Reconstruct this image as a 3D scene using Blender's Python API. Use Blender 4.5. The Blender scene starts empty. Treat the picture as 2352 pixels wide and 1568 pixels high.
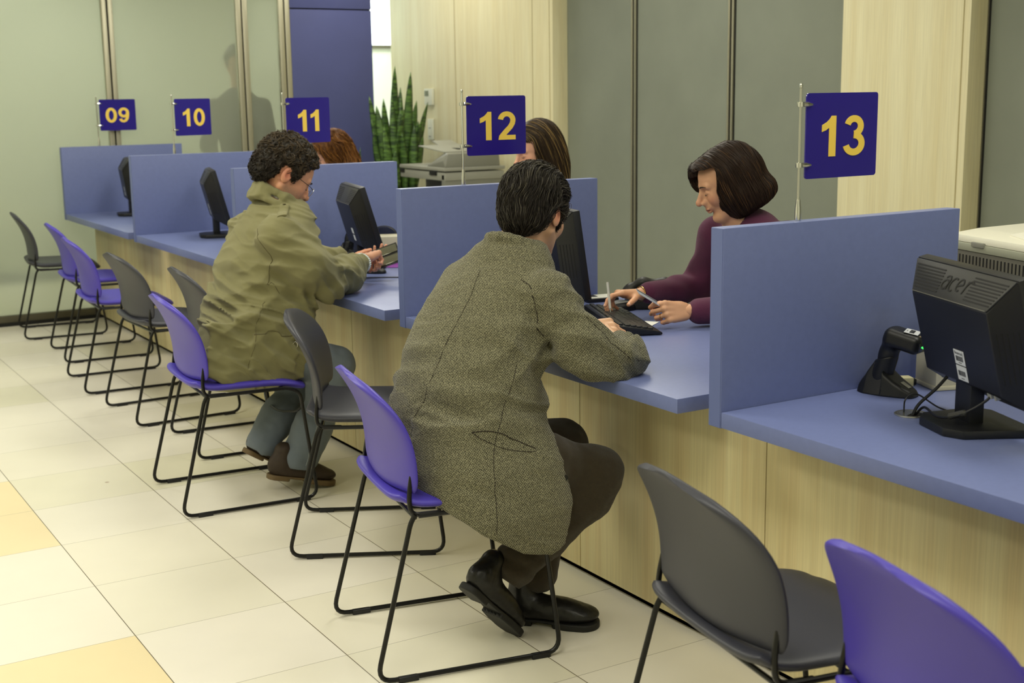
import bpy, bmesh, math, random
import numpy as np
from mathutils import Vector, Matrix

C = bpy.context.scene.collection
SC = bpy.context.scene

# ------------------------------------------------------------------ camera
CAM_LOC = (-2.26895, -2.42124, 1.53710)
CAM_R = ((0.853231, -0.521339, -0.014209), (0.109781, 0.152901, 0.982125), (0.509848, 0.83954, -0.187693))
cam_d = bpy.data.cameras.new('camera')
cam = bpy.data.objects.new('camera', cam_d); C.objects.link(cam)
r_, u_, f_ = [Vector(v) for v in CAM_R]
m4 = Matrix((r_, u_, -f_)).transposed().to_4x4(); m4.translation = Vector(CAM_LOC)
cam.matrix_world = m4
cam_d.sensor_width = 36.0
cam_d.lens = 3003.89 / 2352 * 36.0
cam_d.clip_start = 0.05; cam_d.clip_end = 60
cam_d.dof.use_dof = True; cam_d.dof.focus_distance = 3.9; cam_d.dof.aperture_fstop = 5.0
SC.camera = cam

# ------------------------------------------------------------------ world, exposure
w = bpy.data.worlds.new('world'); SC.world = w; w.use_nodes = True
w.node_tree.nodes['Background'].inputs[0].default_value = (0.75, 0.8, 0.7, 1)
w.node_tree.nodes['Background'].inputs[1].default_value = 0.25
SC.view_settings.view_transform = 'Standard'
SC.view_settings.look = 'None'
SC.view_settings.gamma = 1
SC.view_settings.use_curve_mapping = False
SC.view_settings.exposure = 0.0

# ------------------------------------------------------------------ ceiling lamps (fluorescent, warm-green)
LAMPCOL = (1.0, 0.975, 0.86)
def lamp(x, y, z, sx, sy, power, col=LAMPCOL):
    d = bpy.data.lights.new('ceiling_lamp', 'AREA'); d.shape = 'RECTANGLE'
    d.size = sx; d.size_y = sy; d.energy = power; d.color = col
    o = bpy.data.objects.new('ceiling_lamp', d); C.objects.link(o); o.location = (x, y, z)
    return o
LZ = 2.84
for (x, y, pw) in [(-1.6, -0.6, 30), (-1.6, 2.4, 34), (-1.6, 5.4, 30), (-3.6, 0.9, 30), (-3.6, 3.9, 30),
                   (0.75, -0.4, 26), (0.75, 2.1, 26), (0.75, 4.7, 26), (-1.2, -3.0, 24), (1.9, 3.4, 12), (1.9, 6.2, 16)]:
    lamp(x, y, LZ, 0.6, 1.2, pw)
lamp(0.3, 8.6, LZ, 1.2, 1.2, 34, (1.0, 1.0, 0.93))       # room behind the frosted glass
lamp(-2.6, 8.6, LZ, 1.2, 1.2, 34, (1.0, 1.0, 0.93))
lamp(2.9, 8.9, LZ, 0.8, 0.8, 45, (0.93, 1.0, 0.97))       # bright passage beyond the copier

# ------------------------------------------------------------------ materials
def lin(c):
    return tuple(((v/255.0)/12.92 if v/255.0 <= 0.04045 else ((v/255.0+0.055)/1.055)**2.4) for v in c)
MATS = {}
def nodes_of(m):
    nt = m.node_tree; return nt, nt.nodes, nt.links
def mat(name, rgb, rough=0.5, metal=0.0, spec=0.5, var=0.0, scale=20.0, bump=0.0, bscale=200.0, trans=0.0, ior=1.45,
        emit=None, es=0.0, alpha=1.0, vcol=False, stretch=(1, 1, 1), coat=0.0):
    if name in MATS: return MATS[name]
    m = bpy.data.materials.new(name); m.use_nodes = True
    nt, N, L = nodes_of(m); b = N['Principled BSDF']
    col = lin(rgb) + (1,)
    b.inputs['Base Color'].default_value = col
    b.inputs['Roughness'].default_value = rough; b.inputs['Metallic'].default_value = metal
    b.inputs['Specular IOR Level'].default_value = spec; b.inputs['IOR'].default_value = ior
    b.inputs['Transmission Weight'].default_value = trans
    b.inputs['Coat Weight'].default_value = coat
    tc = N.new('ShaderNodeTexCoord'); mp = N.new('ShaderNodeMapping'); L.new(tc.outputs['Object'], mp.inputs[0])
    mp.inputs['Scale'].default_value = stretch
    src = None
    if vcol:
        at = N.new('ShaderNodeAttribute'); at.attribute_name = 'Col'; src = at.outputs['Color']
        L.new(src, b.inputs['Base Color'])
    if var > 0:
        nz = N.new('ShaderNodeTexNoise'); nz.inputs['Scale'].default_value = scale; nz.inputs['Detail'].default_value = 5
        L.new(mp.outputs[0], nz.inputs['Vector'])
        mr = N.new('ShaderNodeMapRange'); mr.inputs[1].default_value = 0.3; mr.inputs[2].default_value = 0.7
        mr.inputs[3].default_value = 1 - var; mr.inputs[4].default_value = 1 + var
        L.new(nz.outputs[0], mr.inputs[0])
        mx = N.new('ShaderNodeMix'); mx.data_type = 'RGBA'; mx.blend_type = 'MULTIPLY'; mx.inputs[0].default_value = 1
        if src: L.new(src, mx.inputs[6])
        else: mx.inputs[6].default_value = col
        L.new(mr.outputs[0], mx.inputs[7]); L.new(mx.outputs[2], b.inputs['Base Color'])
    if bump > 0:
        n2 = N.new('ShaderNodeTexNoise'); n2.inputs['Scale'].default_value = bscale; n2.inputs['Detail'].default_value = 3
        L.new(mp.outputs[0], n2.inputs['Vector'])
        bp_ = N.new('ShaderNodeBump'); bp_.inputs['Strength'].default_value = bump; bp_.inputs['Distance'].default_value = 0.002
        L.new(n2.outputs[0], bp_.inputs['Height']); L.new(bp_.outputs[0], b.inputs['Normal'])
    if emit is not None:
        b.inputs['Emission Color'].default_value = lin(emit) + (1,); b.inputs['Emission Strength'].default_value = es
    MATS[name] = m
    return m

def wood_mat(name, base, dark):
    m = bpy.data.materials.new(name); m.use_nodes = True
    nt, N, L = nodes_of(m); b = N['Principled BSDF']; b.inputs['Roughness'].default_value = 0.42
    tc = N.new('ShaderNodeTexCoord'); mp = N.new('ShaderNodeMapping'); L.new(tc.outputs['Object'], mp.inputs[0])
    mp.inputs['Scale'].default_value = (5.5, 5.5, 0.28)
    n1 = N.new('ShaderNodeTexNoise'); n1.inputs['Scale'].default_value = 2.2; n1.inputs['Detail'].default_value = 7
    n1.inputs['Roughness'].default_value = 0.62; n1.inputs['Distortion'].default_value = 0.4
    L.new(mp.outputs[0], n1.inputs['Vector'])
    mp2 = N.new('ShaderNodeMapping'); L.new(tc.outputs['Object'], mp2.inputs[0]); mp2.inputs['Scale'].default_value = (60, 60, 1.2)
    n2 = N.new('ShaderNodeTexNoise'); n2.inputs['Scale'].default_value = 3.0; n2.inputs['Detail'].default_value = 3
    L.new(mp2.outputs[0], n2.inputs['Vector'])
    r1 = N.new('ShaderNodeValToRGB'); e = r1.color_ramp.elements
    e[0].position = 0.34; e[0].color = lin(dark) + (1,); e[1].position = 0.62; e[1].color = lin(base) + (1,)
    L.new(n1.outputs[0], r1.inputs[0])
    mr = N.new('ShaderNodeMapRange'); mr.inputs[1].default_value = 0.35; mr.inputs[2].default_value = 0.65
    mr.inputs[3].default_value = 0.93; mr.inputs[4].default_value = 1.04; L.new(n2.outputs[0], mr.inputs[0])
    mx = N.new('ShaderNodeMix'); mx.data_type = 'RGBA'; mx.blend_type = 'MULTIPLY'; mx.inputs[0].default_value = 1
    L.new(r1.outputs[0], mx.inputs[6]); L.new(mr.outputs[0], mx.inputs[7]); L.new(mx.outputs[2], b.inputs['Base Color'])
    MATS[name] = m; return m

TA, TB, TX0, TY0 = 0.4616, 0.4625, -1.3587, 2.5986
def floor_mat():
    m = bpy.data.materials.new('floor_tiles'); m.use_nodes = True
    nt, N, L = nodes_of(m); b = N['Principled BSDF']
    tc = N.new('ShaderNodeTexCoord'); sp = N.new('ShaderNodeSeparateXYZ'); L.new(tc.outputs['Object'], sp.inputs[0])
    def ma(op, a, b_=None, c=None):
        n = N.new('ShaderNodeMath'); n.operation = op
        for i, v in enumerate((a, b_, c)):
            if v is None: continue
            if hasattr(v, 'name'): L.new(v, n.inputs[i])
            else: n.inputs[i].default_value = v
        return n.outputs[0]
    gx = ma('DIVIDE', ma('SUBTRACT', sp.outputs[0], TX0), TA); gy = ma('DIVIDE', ma('SUBTRACT', sp.outputs[1], TY0), TB)
    fx = ma('FRACT', gx); fy = ma('FRACT', gy); ix = ma('FLOOR', gx); iy = ma('FLOOR', gy)
    dx = ma('MINIMUM', fx, ma('SUBTRACT', 1.0, fx)); dy = ma('MINIMUM', fy, ma('SUBTRACT', 1.0, fy))
    lx = ma('LESS_THAN', dx, 0.0032); ly = ma('LESS_THAN', dy, 0.0022)
    line = ma('MAXIMUM', lx, ma('MULTIPLY', ly, 0.75))
    cv = N.new('ShaderNodeCombineXYZ'); L.new(ix, cv.inputs[0]); L.new(iy, cv.inputs[1])
    wn = N.new('ShaderNodeTexWhiteNoise'); wn.noise_dimensions = '2D'; L.new(cv.outputs[0], wn.inputs['Vector'])
    r = N.new('ShaderNodeValToRGB'); r.color_ramp.interpolation = 'LINEAR'
    e = r.color_ramp.elements
    e[0].position = 0.0; e[0].color = lin((226, 221, 202)) + (1,); e[1].position = 1.0; e[1].color = lin((221, 217, 192)) + (1,)
    x = e.new(0.5); x.color = lin((230, 225, 211)) + (1,)
    L.new(wn.outputs['Value'], r.inputs[0])
    # the warmer, yellower tiles of the column beside the second joint
    c0 = ma('COMPARE', ix, -1.0, 0.1)
    c1 = ma('COMPARE', iy, -1.0, 0.1); c2 = ma('COMPARE', iy, -4.0, 0.1); c3 = ma('COMPARE', iy, 0.0, 0.1)
    ymask = ma('MULTIPLY', c0, ma('MAXIMUM', c3, ma('MAXIMUM', c1, c2)))
    far = ma('MULTIPLY', ma('LESS_THAN', ix, -1.5), ma('GREATER_THAN', wn.outputs['Value'], 0.75))
    ymask = ma('MULTIPLY', ma('MAXIMUM', ymask, far), 0.75)
    mx = N.new('ShaderNodeMix'); mx.data_type = 'RGBA'; L.new(ymask, mx.inputs[0]); L.new(r.outputs[0], mx.inputs[6])
    mx.inputs[7].default_value = lin((232, 212, 160)) + (1,)
    nz = N.new('ShaderNodeTexNoise'); nz.inputs['Scale'].default_value = 6; nz.inputs['Detail'].default_value = 6
    L.new(tc.outputs['Object'], nz.inputs['Vector'])
    mr = N.new('ShaderNodeMapRange'); mr.inputs[3].default_value = 0.96; mr.inputs[4].default_value = 1.03; L.new(nz.outputs[0], mr.inputs[0])
    m2 = N.new('ShaderNodeMix'); m2.data_type = 'RGBA'; m2.blend_type = 'MULTIPLY'; m2.inputs[0].default_value = 1
    L.new(mx.outputs[2], m2.inputs[6]); L.new(mr.outputs[0], m2.inputs[7])
    m3 = N.new('ShaderNodeMix'); m3.data_type = 'RGBA'; L.new(line, m3.inputs[0]); L.new(m2.outputs[2], m3.inputs[6])
    m3.inputs[7].default_value = lin((112, 104, 82)) + (1,)
    ds = N.new('ShaderNodeVectorMath'); ds.operation = 'DISTANCE'; L.new(tc.outputs['Object'], ds.inputs[0]); ds.inputs[1].default_value = (-1.025, 2.817, 0.0)
    st = ma('LESS_THAN', ma('ADD', ds.outputs['Value'], ma('MULTIPLY', nz.outputs[0], 0.004)), 0.0105)
    m4 = N.new('ShaderNodeMix'); m4.data_type = 'RGBA'; L.new(ma('MULTIPLY', st, 0.7), m4.inputs[0]); L.new(m3.outputs[2], m4.inputs[6]); m4.inputs[7].default_value = lin((150, 120, 88)) + (1,)
    L.new(m4.outputs[2], b.inputs['Base Color'])
    b.inputs['Roughness'].default_value = 0.33; b.inputs['Specular IOR Level'].default_value = 0.4
    return m

def frosted_mat():
    m = bpy.data.materials.new('frosted_glass'); m.use_nodes = True
    nt, N, L = nodes_of(m); N.remove(N['Principled BSDF']); out = N['Material Output']
    rf = N.new('ShaderNodeBsdfRefraction'); rf.inputs['Roughness'].default_value = 0.30; rf.inputs['IOR'].default_value = 1.12
    rf.inputs['Color'].default_value = (0.90, 0.93, 0.86, 1)
    df = N.new('ShaderNodeBsdfDiffuse'); df.inputs['Color'].default_value = lin((206, 210, 192)) + (1,)
    tr = N.new('ShaderNodeBsdfTranslucent'); tr.inputs['Color'].default_value = lin((222, 226, 208)) + (1,)
    gl = N.new('ShaderNodeBsdfGlossy'); gl.inputs['Roughness'].default_value = 0.12
    a = N.new('ShaderNodeMixShader'); a.inputs[0].default_value = 0.5; L.new(df.outputs[0], a.inputs[1]); L.new(tr.outputs[0], a.inputs[2])
    c = N.new('ShaderNodeMixShader'); c.inputs[0].default_value = 0.66; L.new(a.outputs[0], c.inputs[1]); L.new(rf.outputs[0], c.inputs[2])
    fr = N.new('ShaderNodeFresnel'); fr.inputs[0].default_value = 1.4
    d = N.new('ShaderNodeMixShader'); L.new(fr.outputs[0], d.inputs[0]); L.new(c.outputs[0], d.inputs[1]); L.new(gl.outputs[0], d.inputs[2])
    L.new(d.outputs[0], out.inputs[0])
    return m

def cloth_mat(name, light, dark, scale, mode='tweed', rough=0.9):
    m = bpy.data.materials.new(name); m.use_nodes = True
    nt, N, L = nodes_of(m); b = N['Principled BSDF']; b.inputs['Roughness'].default_value = rough
    b.inputs['Specular IOR Level'].default_value = 0.15; b.inputs['Sheen Weight'].default_value = 0.15
    tc = N.new('ShaderNodeTexCoord'); mp = N.new('ShaderNodeMapping'); L.new(tc.outputs['Object'], mp.inputs[0])
    mp.inputs['Rotation'].default_value = (0.35, -0.5, 0.4)
    def wave(rot, sc, dist=1.5):
        mq = N.new('ShaderNodeMapping'); L.new(mp.outputs[0], mq.inputs[0]); mq.inputs['Rotation'].default_value = rot
        wv = N.new('ShaderNodeTexWave'); wv.wave_type = 'BANDS'; wv.bands_direction = 'X'; wv.inputs['Scale'].default_value = sc
        wv.inputs['Distortion'].default_value = dist; wv.inputs['Detail'].default_value = 1.0; wv.inputs['Detail Scale'].default_value = 2.0
        L.new(mq.outputs[0], wv.inputs['Vector']); return wv.outputs[1]
    a = wave((0, 0.75, 0.3), scale); c = wave((0.2, -0.75, -0.35), scale)
    mu = N.new('ShaderNodeMath'); mu.operation = 'MULTIPLY' if mode == 'tweed' else 'ADD'; L.new(a, mu.inputs[0]); L.new(c, mu.inputs[1])
    nz = N.new('ShaderNodeTexNoise'); nz.inputs['Scale'].default_value = 260; nz.inputs['Detail'].default_value = 2
    L.new(tc.outputs['Object'], nz.inputs['Vector'])
    ad = N.new('ShaderNodeMath'); ad.operation = 'ADD'; L.new(mu.outputs[0], ad.inputs[0])
    ns = N.new('ShaderNodeMath'); ns.operation = 'MULTIPLY_ADD'; L.new(nz.outputs[0], ns.inputs[0]); ns.inputs[1].default_value = 0.9; ns.inputs[2].default_value = -0.45
    L.new(ns.outputs[0], ad.inputs[1])
    r = N.new('ShaderNodeValToRGB'); e = r.color_ramp.elements
    e[0].position = 0.02; e[0].color = lin(dark) + (1,); e[1].position = 0.62; e[1].color = lin(light) + (1,)
    L.new(ad.outputs[0], r.inputs[0]); L.new(r.outputs[0], b.inputs['Base Color'])
    bu = N.new('ShaderNodeBump'); bu.inputs['Strength'].default_value = 0.5; bu.inputs['Distance'].default_value = 0.002
    L.new(ad.outputs[0], bu.inputs['Height']); L.new(bu.outputs[0], b.inputs['Normal'])
    MATS[name] = m; return m

BLUE = (110, 121, 168)
M_blue = mat('blue_laminate', BLUE, 0.36, var=0.03, scale=60, bump=0.06, bscale=900)
M_blued = mat('blue_edge_band', (96, 108, 156), 0.42)
M_wood = wood_mat('pale_maple', (216, 205, 158), (204, 186, 138))
M_woodw = wood_mat('pale_maple_wall', (224, 217, 180), (215, 204, 162))
M_seam = mat('dark_seam', (70, 60, 40), 0.7)
M_grey = mat('grey_green_fabric_panel', (126, 131, 118), 0.7, var=0.05, scale=3, bump=0.1, bscale=700)
M_alu = mat('brushed_aluminium', (176, 172, 150), 0.38, 0.75, var=0.05, scale=40, stretch=(1, 1, 0.05))
M_aluD = mat('dark_aluminium', (104, 100, 84), 0.45, 0.6)
M_black = mat('black_gap', (20, 20, 18), 0.7)
M_bluewall = mat('blue_paint', (72, 78, 128), 0.6, var=0.03, scale=5)
M_white = mat('white_paint', (226, 228, 214), 0.7, var=0.02, scale=3)
M_ceil = mat('ceiling_white', (232, 230, 214), 0.85, var=0.02, scale=3)
M_chrome = mat('chrome', (215, 215, 210), 0.12, 1.0)
M_sign = mat('sign_indigo', (42, 30, 134), 0.14, spec=0.6, coat=0.3)
M_yel = mat('sign_yellow', (246, 212, 92), 0.4)
M_rod = mat('black_powder_coat', (16, 16, 15), 0.32, 0.2)
M_purp = mat('purple_plastic', (70, 58, 168), 0.42, var=0.03, scale=8, bump=0.05, bscale=600)
M_gry = mat('charcoal_plastic', (50, 51, 60), 0.45, var=0.03, scale=8, bump=0.05, bscale=600)
M_blk = mat('black_plastic', (19, 20, 23), 0.42, bump=0.04, bscale=800)
M_blk2 = mat('dark_grey_plastic', (46, 46, 42), 0.45, bump=0.04, bscale=800)
M_screen = mat('lcd_screen', (34, 38, 52), 0.25)
M_lab = mat('white_label', (205, 208, 212), 0.5)
M_ink = mat('black_ink', (40, 42, 48), 0.6)
M_beige = mat('beige_plastic', (205, 200, 176), 0.5)
M_lgrey = mat('light_grey_plastic', (176, 176, 164), 0.5)
M_mgrey = mat('mid_grey_plastic', (128, 128, 118), 0.5)
M_dgrey = mat('warm_grey_plastic', (92, 90, 80), 0.5)
M_paper = mat('paper', (235, 235, 228), 0.8)
M_led = mat('green_led', (40, 220, 70), 0.4, emit=(60, 255, 90), es=2.5)
M_steel = mat('satin_steel', (190, 190, 178), 0.25, 0.9)

# ------------------------------------------------------------------ mesh helpers
def mk(name, V, F, m, parent=None, smooth=True, loc=None, cols=None, angle=None):
    me = bpy.data.meshes.new(name)
    if isinstance(V, np.ndarray):
        V = V.astype(np.float32)
        me.vertices.add(len(V)); me.vertices.foreach_set('co', V.ravel())
        F = np.asarray(F, dtype=np.int32); k = F.shape[1]
        me.loops.add(F.size); me.loops.foreach_set('vertex_index', F.ravel())
        me.polygons.add(len(F)); me.polygons.foreach_set('loop_start', np.arange(len(F), dtype=np.int32) * k)
        me.polygons.foreach_set('loop_total', np.full(len(F), k, dtype=np.int32))
        me.update(calc_edges=True)
    else:
        me.from_pydata([tuple(v) for v in V], [], [tuple(f) for f in F]); me.update()
    me.materials.append(m)
    me.polygons.foreach_set('use_smooth', [smooth] * len(me.polygons))
    if cols is not None:
        a = me.color_attributes.new('Col', 'FLOAT_COLOR', 'POINT')
        cc = np.ones((len(cols), 4), np.float32); cc[:, :3] = cols; a.data.foreach_set('color', cc.ravel())
    o = bpy.data.objects.new(name, me); C.objects.link(o)
    if parent is not None: o.parent = parent
    if loc is not None: o.location = loc
    if angle: me.set_sharp_from_angle(angle=math.radians(angle))
    return o

def empty(name, loc=(0, 0, 0), rz=0.0):
    o = bpy.data.objects.new(name, None); C.objects.link(o); o.location = loc; o.rotation_euler = (0, 0, rz)
    o.empty_display_size = 0.1
    return o
def tag(o, label=None, cat=None, group=None, kind=None):
    if label: o['label'] = label
    if cat: o['category'] = cat
    if group: o['group'] = group
    if kind: o['kind'] = kind
    return o

class MB:
    """collects shapes for ONE mesh"""
    def __init__(s): s.V = []; s.F = []
    def add(s, V, F, mtx=None):
        n = len(s.V)
        if mtx is not None: V = [mtx @ Vector(v) for v in V]
        s.V += [tuple(v) for v in V]; s.F += [tuple(i + n for i in f) for f in F]
        return s
    def box(s, c, d, bev=0.0, mtx=None, seg=2):
        bm = bmesh.new(); bmesh.ops.create_cube(bm, size=1.0)
        for v in bm.verts: v.co = Vector((v.co.x * d[0] + c[0], v.co.y * d[1] + c[1], v.co.z * d[2] + c[2]))
        if bev > 0: bmesh.ops.bevel(bm, geom=bm.edges[:], offset=bev, segments=seg, affect='EDGES', profile=0.6)
        bm.verts.index_update()
        s.add([v.co.copy() for v in bm.verts], [[v.index for v in f.verts] for f in bm.faces], mtx); bm.free(); return s
    def prism(s, poly, z0, z1, mtx=None, bev=0.0):
        """poly in XY extruded from z0 to z1"""
        bm = bmesh.new(); vs = [bm.verts.new((x, y, z0)) for x, y in poly]; f = bm.faces.new(vs)
        r = bmesh.ops.extrude_face_region(bm, geom=[f])
        for v in r['geom']:
            if isinstance(v, bmesh.types.BMVert): v.co.z = z1
        bmesh.ops.recalc_face_normals(bm, faces=bm.faces[:])
        if bev > 0: bmesh.ops.bevel(bm, geom=bm.edges[:], offset=bev, segments=2, affect='EDGES', profile=0.6, clamp_overlap=True)
        bm.verts.index_update()
        s.add([v.co.copy() for v in bm.verts], [[v.index for v in f2.verts] for f2 in bm.faces], mtx); bm.free(); return s
    def hull(s, pts, mtx=None, bev=0.0):
        bm = bmesh.new()
        for p_ in pts: bm.verts.new(p_)
        bmesh.ops.convex_hull(bm, input=bm.verts[:]);
        bmesh.ops.dissolve_limit(bm, angle_limit=0.02, verts=bm.verts[:], edges=bm.edges[:])
        if bev > 0: bmesh.ops.bevel(bm, geom=bm.edges[:], offset=bev, segments=2, affect='EDGES', profile=0.6, clamp_overlap=True)
        bm.verts.index_update()
        s.add([v.co.copy() for v in bm.verts], [[v.index for v in f2.verts] for f2 in bm.faces], mtx); bm.free(); return s
    def tube(s, pts, r, n=10, mtx=None, cap=True, flat=1.0):
        pts = [Vector(q) for q in pts]; m = len(pts)
        rr = r if isinstance(r, (list, tuple)) else [r] * m
        t0 = (pts[1] - pts[0]).normalized(); up = Vector((0, 0, 1)) if abs(t0.z) < 0.9 else Vector((1, 0, 0))
        nx = t0.cross(up).normalized(); V = []; F = []
        for i in range(m):
            t = (pts[min(i + 1, m - 1)] - pts[max(i - 1, 0)]).normalized()
            nx = (nx - t * nx.dot(t)).normalized(); ny = t.cross(nx)
            for k in range(n):
                a = 2 * math.pi * k / n
                V.append(pts[i] + nx * math.cos(a) * rr[i] + ny * math.sin(a) * rr[i] * flat)
        for i in range(m - 1):
            for k in range(n):
                F.append((i * n + k, i * n + (k + 1) % n, (i + 1) * n + (k + 1) % n, (i + 1) * n + k))
        if cap: F.append(tuple(range(n))[::-1]); F.append(tuple((m - 1) * n + k for k in range(n)))
        s.add(V, F, mtx); return s
    def lathe(s, prof, n=24, c=(0, 0, 0), mtx=None):
        V = []; F = []
        for r, z in prof:
            for k in range(n):
                a = 2 * math.pi * k / n; V.append((c[0] + r * math.cos(a), c[1] + r * math.sin(a), c[2] + z))
        for i in range(len(prof) - 1):
            for k in range(n): F.append((i * n + k, i * n + (k + 1) % n, (i + 1) * n + (k + 1) % n, (i + 1) * n + k))
        F.append(tuple(range(n))[::-1]); F.append(tuple((len(prof) - 1) * n + k for k in range(n)))
        s.add(V, F, mtx); return s
    def build(s, name, m, parent=None, smooth=True, angle=35):
        return mk(name, s.V, s.F, m, parent, smooth, angle=angle)

def fillet(pts, r, n=6):
    """round the corners of a polyline"""
    pts = [Vector(q) for q in pts]; out = [pts[0]]
    for i in range(1, len(pts) - 1):
        a, b, c = pts[i - 1], pts[i], pts[i + 1]
        rr = r[i - 1] if isinstance(r, (list, tuple)) else r
        d1 = (a - b); d2 = (c - b); l = min(rr, d1.length * 0.49, d2.length * 0.49)
        p1 = b + d1.normalized() * l; p2 = b + d2.normalized() * l
        for k in range(n + 1):
            t = k / n; out.append(p1 * (1 - t) ** 2 + b * 2 * t * (1 - t) + p2 * t * t)
    out.append(pts[-1]); return out
def smoothline(pts, n=8):
    """Catmull-Rom through points"""
    P = [np.array(q, float) for q in pts]; P = [2 * P[0] - P[1]] + P + [2 * P[-1] - P[-2]]; out = []
    for i in range(1, len(P) - 2):
        for k in range(n):
            t = k / n
            out.append(0.5 * ((2 * P[i]) + (-P[i - 1] + P[i + 1]) * t + (2 * P[i - 1] - 5 * P[i] + 4 * P[i + 1] - P[i + 2]) * t * t
                              + (-P[i - 1] + 3 * P[i] - 3 * P[i + 1] + P[i + 2]) * t ** 3))
    out.append(P[-2]); return [tuple(q) for q in out]
def RZ(a): return Matrix.Rotation(a, 4, 'Z')
def TR(x, y, z): return Matrix.Translation((x, y, z))

def ribbon(path, w, closed=False):
    """flat stroke of a 2D path: polygons (quads)"""
    P = [Vector((q[0], q[1])) for q in path]; n = len(P); V = []; F = []
    for i in range(n):
        a = P[(i - 1) % n] if (closed or i > 0) else P[i]; c = P[(i + 1) % n] if (closed or i < n - 1) else P[i]
        t = (c - a).normalized(); nn = Vector((-t.y, t.x))
        ww = w[i] if isinstance(w, (list, tuple)) else w
        V.append(P[i] + nn * ww / 2); V.append(P[i] - nn * ww / 2)
    for i in range(n if closed else n - 1):
        j = (i + 1) % n; F.append((2 * i, 2 * i + 1, 2 * j + 1, 2 * j))
    return V, F
def arc(cx, cy, rx, ry, a0, a1, n=20):
    return [(cx + rx * math.cos(math.radians(a0 + (a1 - a0) * k / n)), cy + ry * math.sin(math.radians(a0 + (a1 - a0) * k / n))) for k in range(n + 1)]
def glyph(ch):
    """strokes of a bold grotesque digit in a 0..0.62 x 0..1 box: list of (path, width, closed) or polygons"""
    if ch == '0': return [(arc(0.31, 0.5, 0.225, 0.415, 0, 360, 36)[:-1], 0.175, True)]
    if ch == '1': return [('poly', [(0.47, 0), (0.47, 1.0), (0.345, 1.0), (0.30, 0.93), (0.22, 0.85), (0.08, 0.775), (0.08, 0.61), (0.19, 0.65), (0.28, 0.71), (0.28, 0)])]
    if ch == '2': return [(arc(0.31, 0.69, 0.215, 0.225, 172, 0, 20) + [(0.505, 0.58), (0.43, 0.45), (0.28, 0.29), (0.16, 0.15), (0.11, 0.06)], 0.175, False),
                          ('poly', [(0.02, 0), (0.61, 0), (0.61, 0.165), (0.05, 0.165)])]
    if ch == '3': return [(arc(0.30, 0.725, 0.19, 0.19, 165, -90, 22), 0.165, False), (arc(0.30, 0.295, 0.225, 0.215, 92, -168, 24), 0.17, False)]
    if ch == '9': return [(arc(0.31, 0.665, 0.215, 0.25, 0, 360, 30)[:-1], 0.17, True),
                          ([(0.525, 0.66), (0.52, 0.45), (0.48, 0.26), (0.40, 0.13), (0.30, 0.083), (0.20, 0.10), (0.14, 0.16), (0.115, 0.25)], 0.165, False)]
    return []
def glyph_mesh(mb, ch, ox, oz, h, y, th=0.0015, sx=1.0, mtx=None):
    for gi_, g in enumerate(glyph(ch)):
        y = y - 0.00025 * gi_
        if g[0] == 'poly':
            P = [(ox + x * h * sx, oz + z * h) for x, z in g[1]]
            n = len(P); V = [(x, y, z) for x, z in P] + [(x, y - th, z) for x, z in P]
            F = [tuple(range(n)), tuple(range(2 * n - 1, n - 1, -1))] + [(i, (i + 1) % n, n + (i + 1) % n, n + i) for i in range(n)]
        else:
            V2, F2 = ribbon(g[0], g[1], g[2]); n = len(V2)
            V = [(ox + v.x * h * sx, y, oz + v.y * h) for v in V2] + [(ox + v.x * h * sx, y - th, oz + v.y * h) for v in V2]
            F = [f for f in F2] + [tuple(n + i for i in f[::-1]) for f in F2]
            for f in F2: F += [(f[1], f[2], n + f[2], n + f[1]), (f[3], f[0], n + f[0], n + f[3])]
        mb.add(V, F, mtx)

def copy_tree(o, parent=None):
    c = o.copy(); C.objects.link(c)
    if parent is not None: c.parent = parent
    for ch in [x for x in o.children]: copy_tree(ch, c)
    return c
# ================================================================== ROOM
def struct(name, mb, m, smooth=False):
    o = mb.build(name, m, None, smooth, angle=30); o['kind'] = 'structure'; return o
b = MB(); b.box((0, 2.5, -0.05), (10.4, 13.2, 0.1)); struct('floor', b, floor_mat())
b = MB(); b.box((0, 2.5, 2.95), (10.4, 13.2, 0.1)); struct('ceiling', b, M_ceil)
b = MB(); b.box((-5.15, 2.5, 1.45), (0.1, 13.2, 2.9)); struct('wall_left', b, M_white)
b = MB(); b.box((0, -4.05, 1.45), (10.4, 0.1, 2.9)); struct('wall_front', b, M_white)
b = MB(); b.box((0, 9.95, 1.45), (10.4, 0.1, 2.9)); struct('wall_back', b, M_white)
# grey-green wall of tall panels behind the staff (plane x = 2.72) with aluminium joints
GX = 2.72
b = MB(); b.box((GX + 0.05, 0.6, 1.45), (0.1, 9.2, 2.9)); struct('wall_right', b, M_grey)
for y in (5.136, 4.274, 3.363, 1.64, 0.75, -0.15):
    b = MB(); b.box((GX - 0.006, y - 0.016, 1.45), (0.014, 0.014, 2.9)); b.box((GX - 0.006, y + 0.016, 1.45), (0.014, 0.014, 2.9))
    struct('trim_1', b, M_alu)
    b = MB(); b.box((GX - 0.002, y, 1.45), (0.006, 0.018, 2.9)); b.box((GX - 0.002, y + 0.027, 1.45), (0.004, 0.008, 2.9)); b.box((GX - 0.002, y - 0.027, 1.45), (0.004, 0.008, 2.9)); struct('trim_2', b, M_black)
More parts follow.
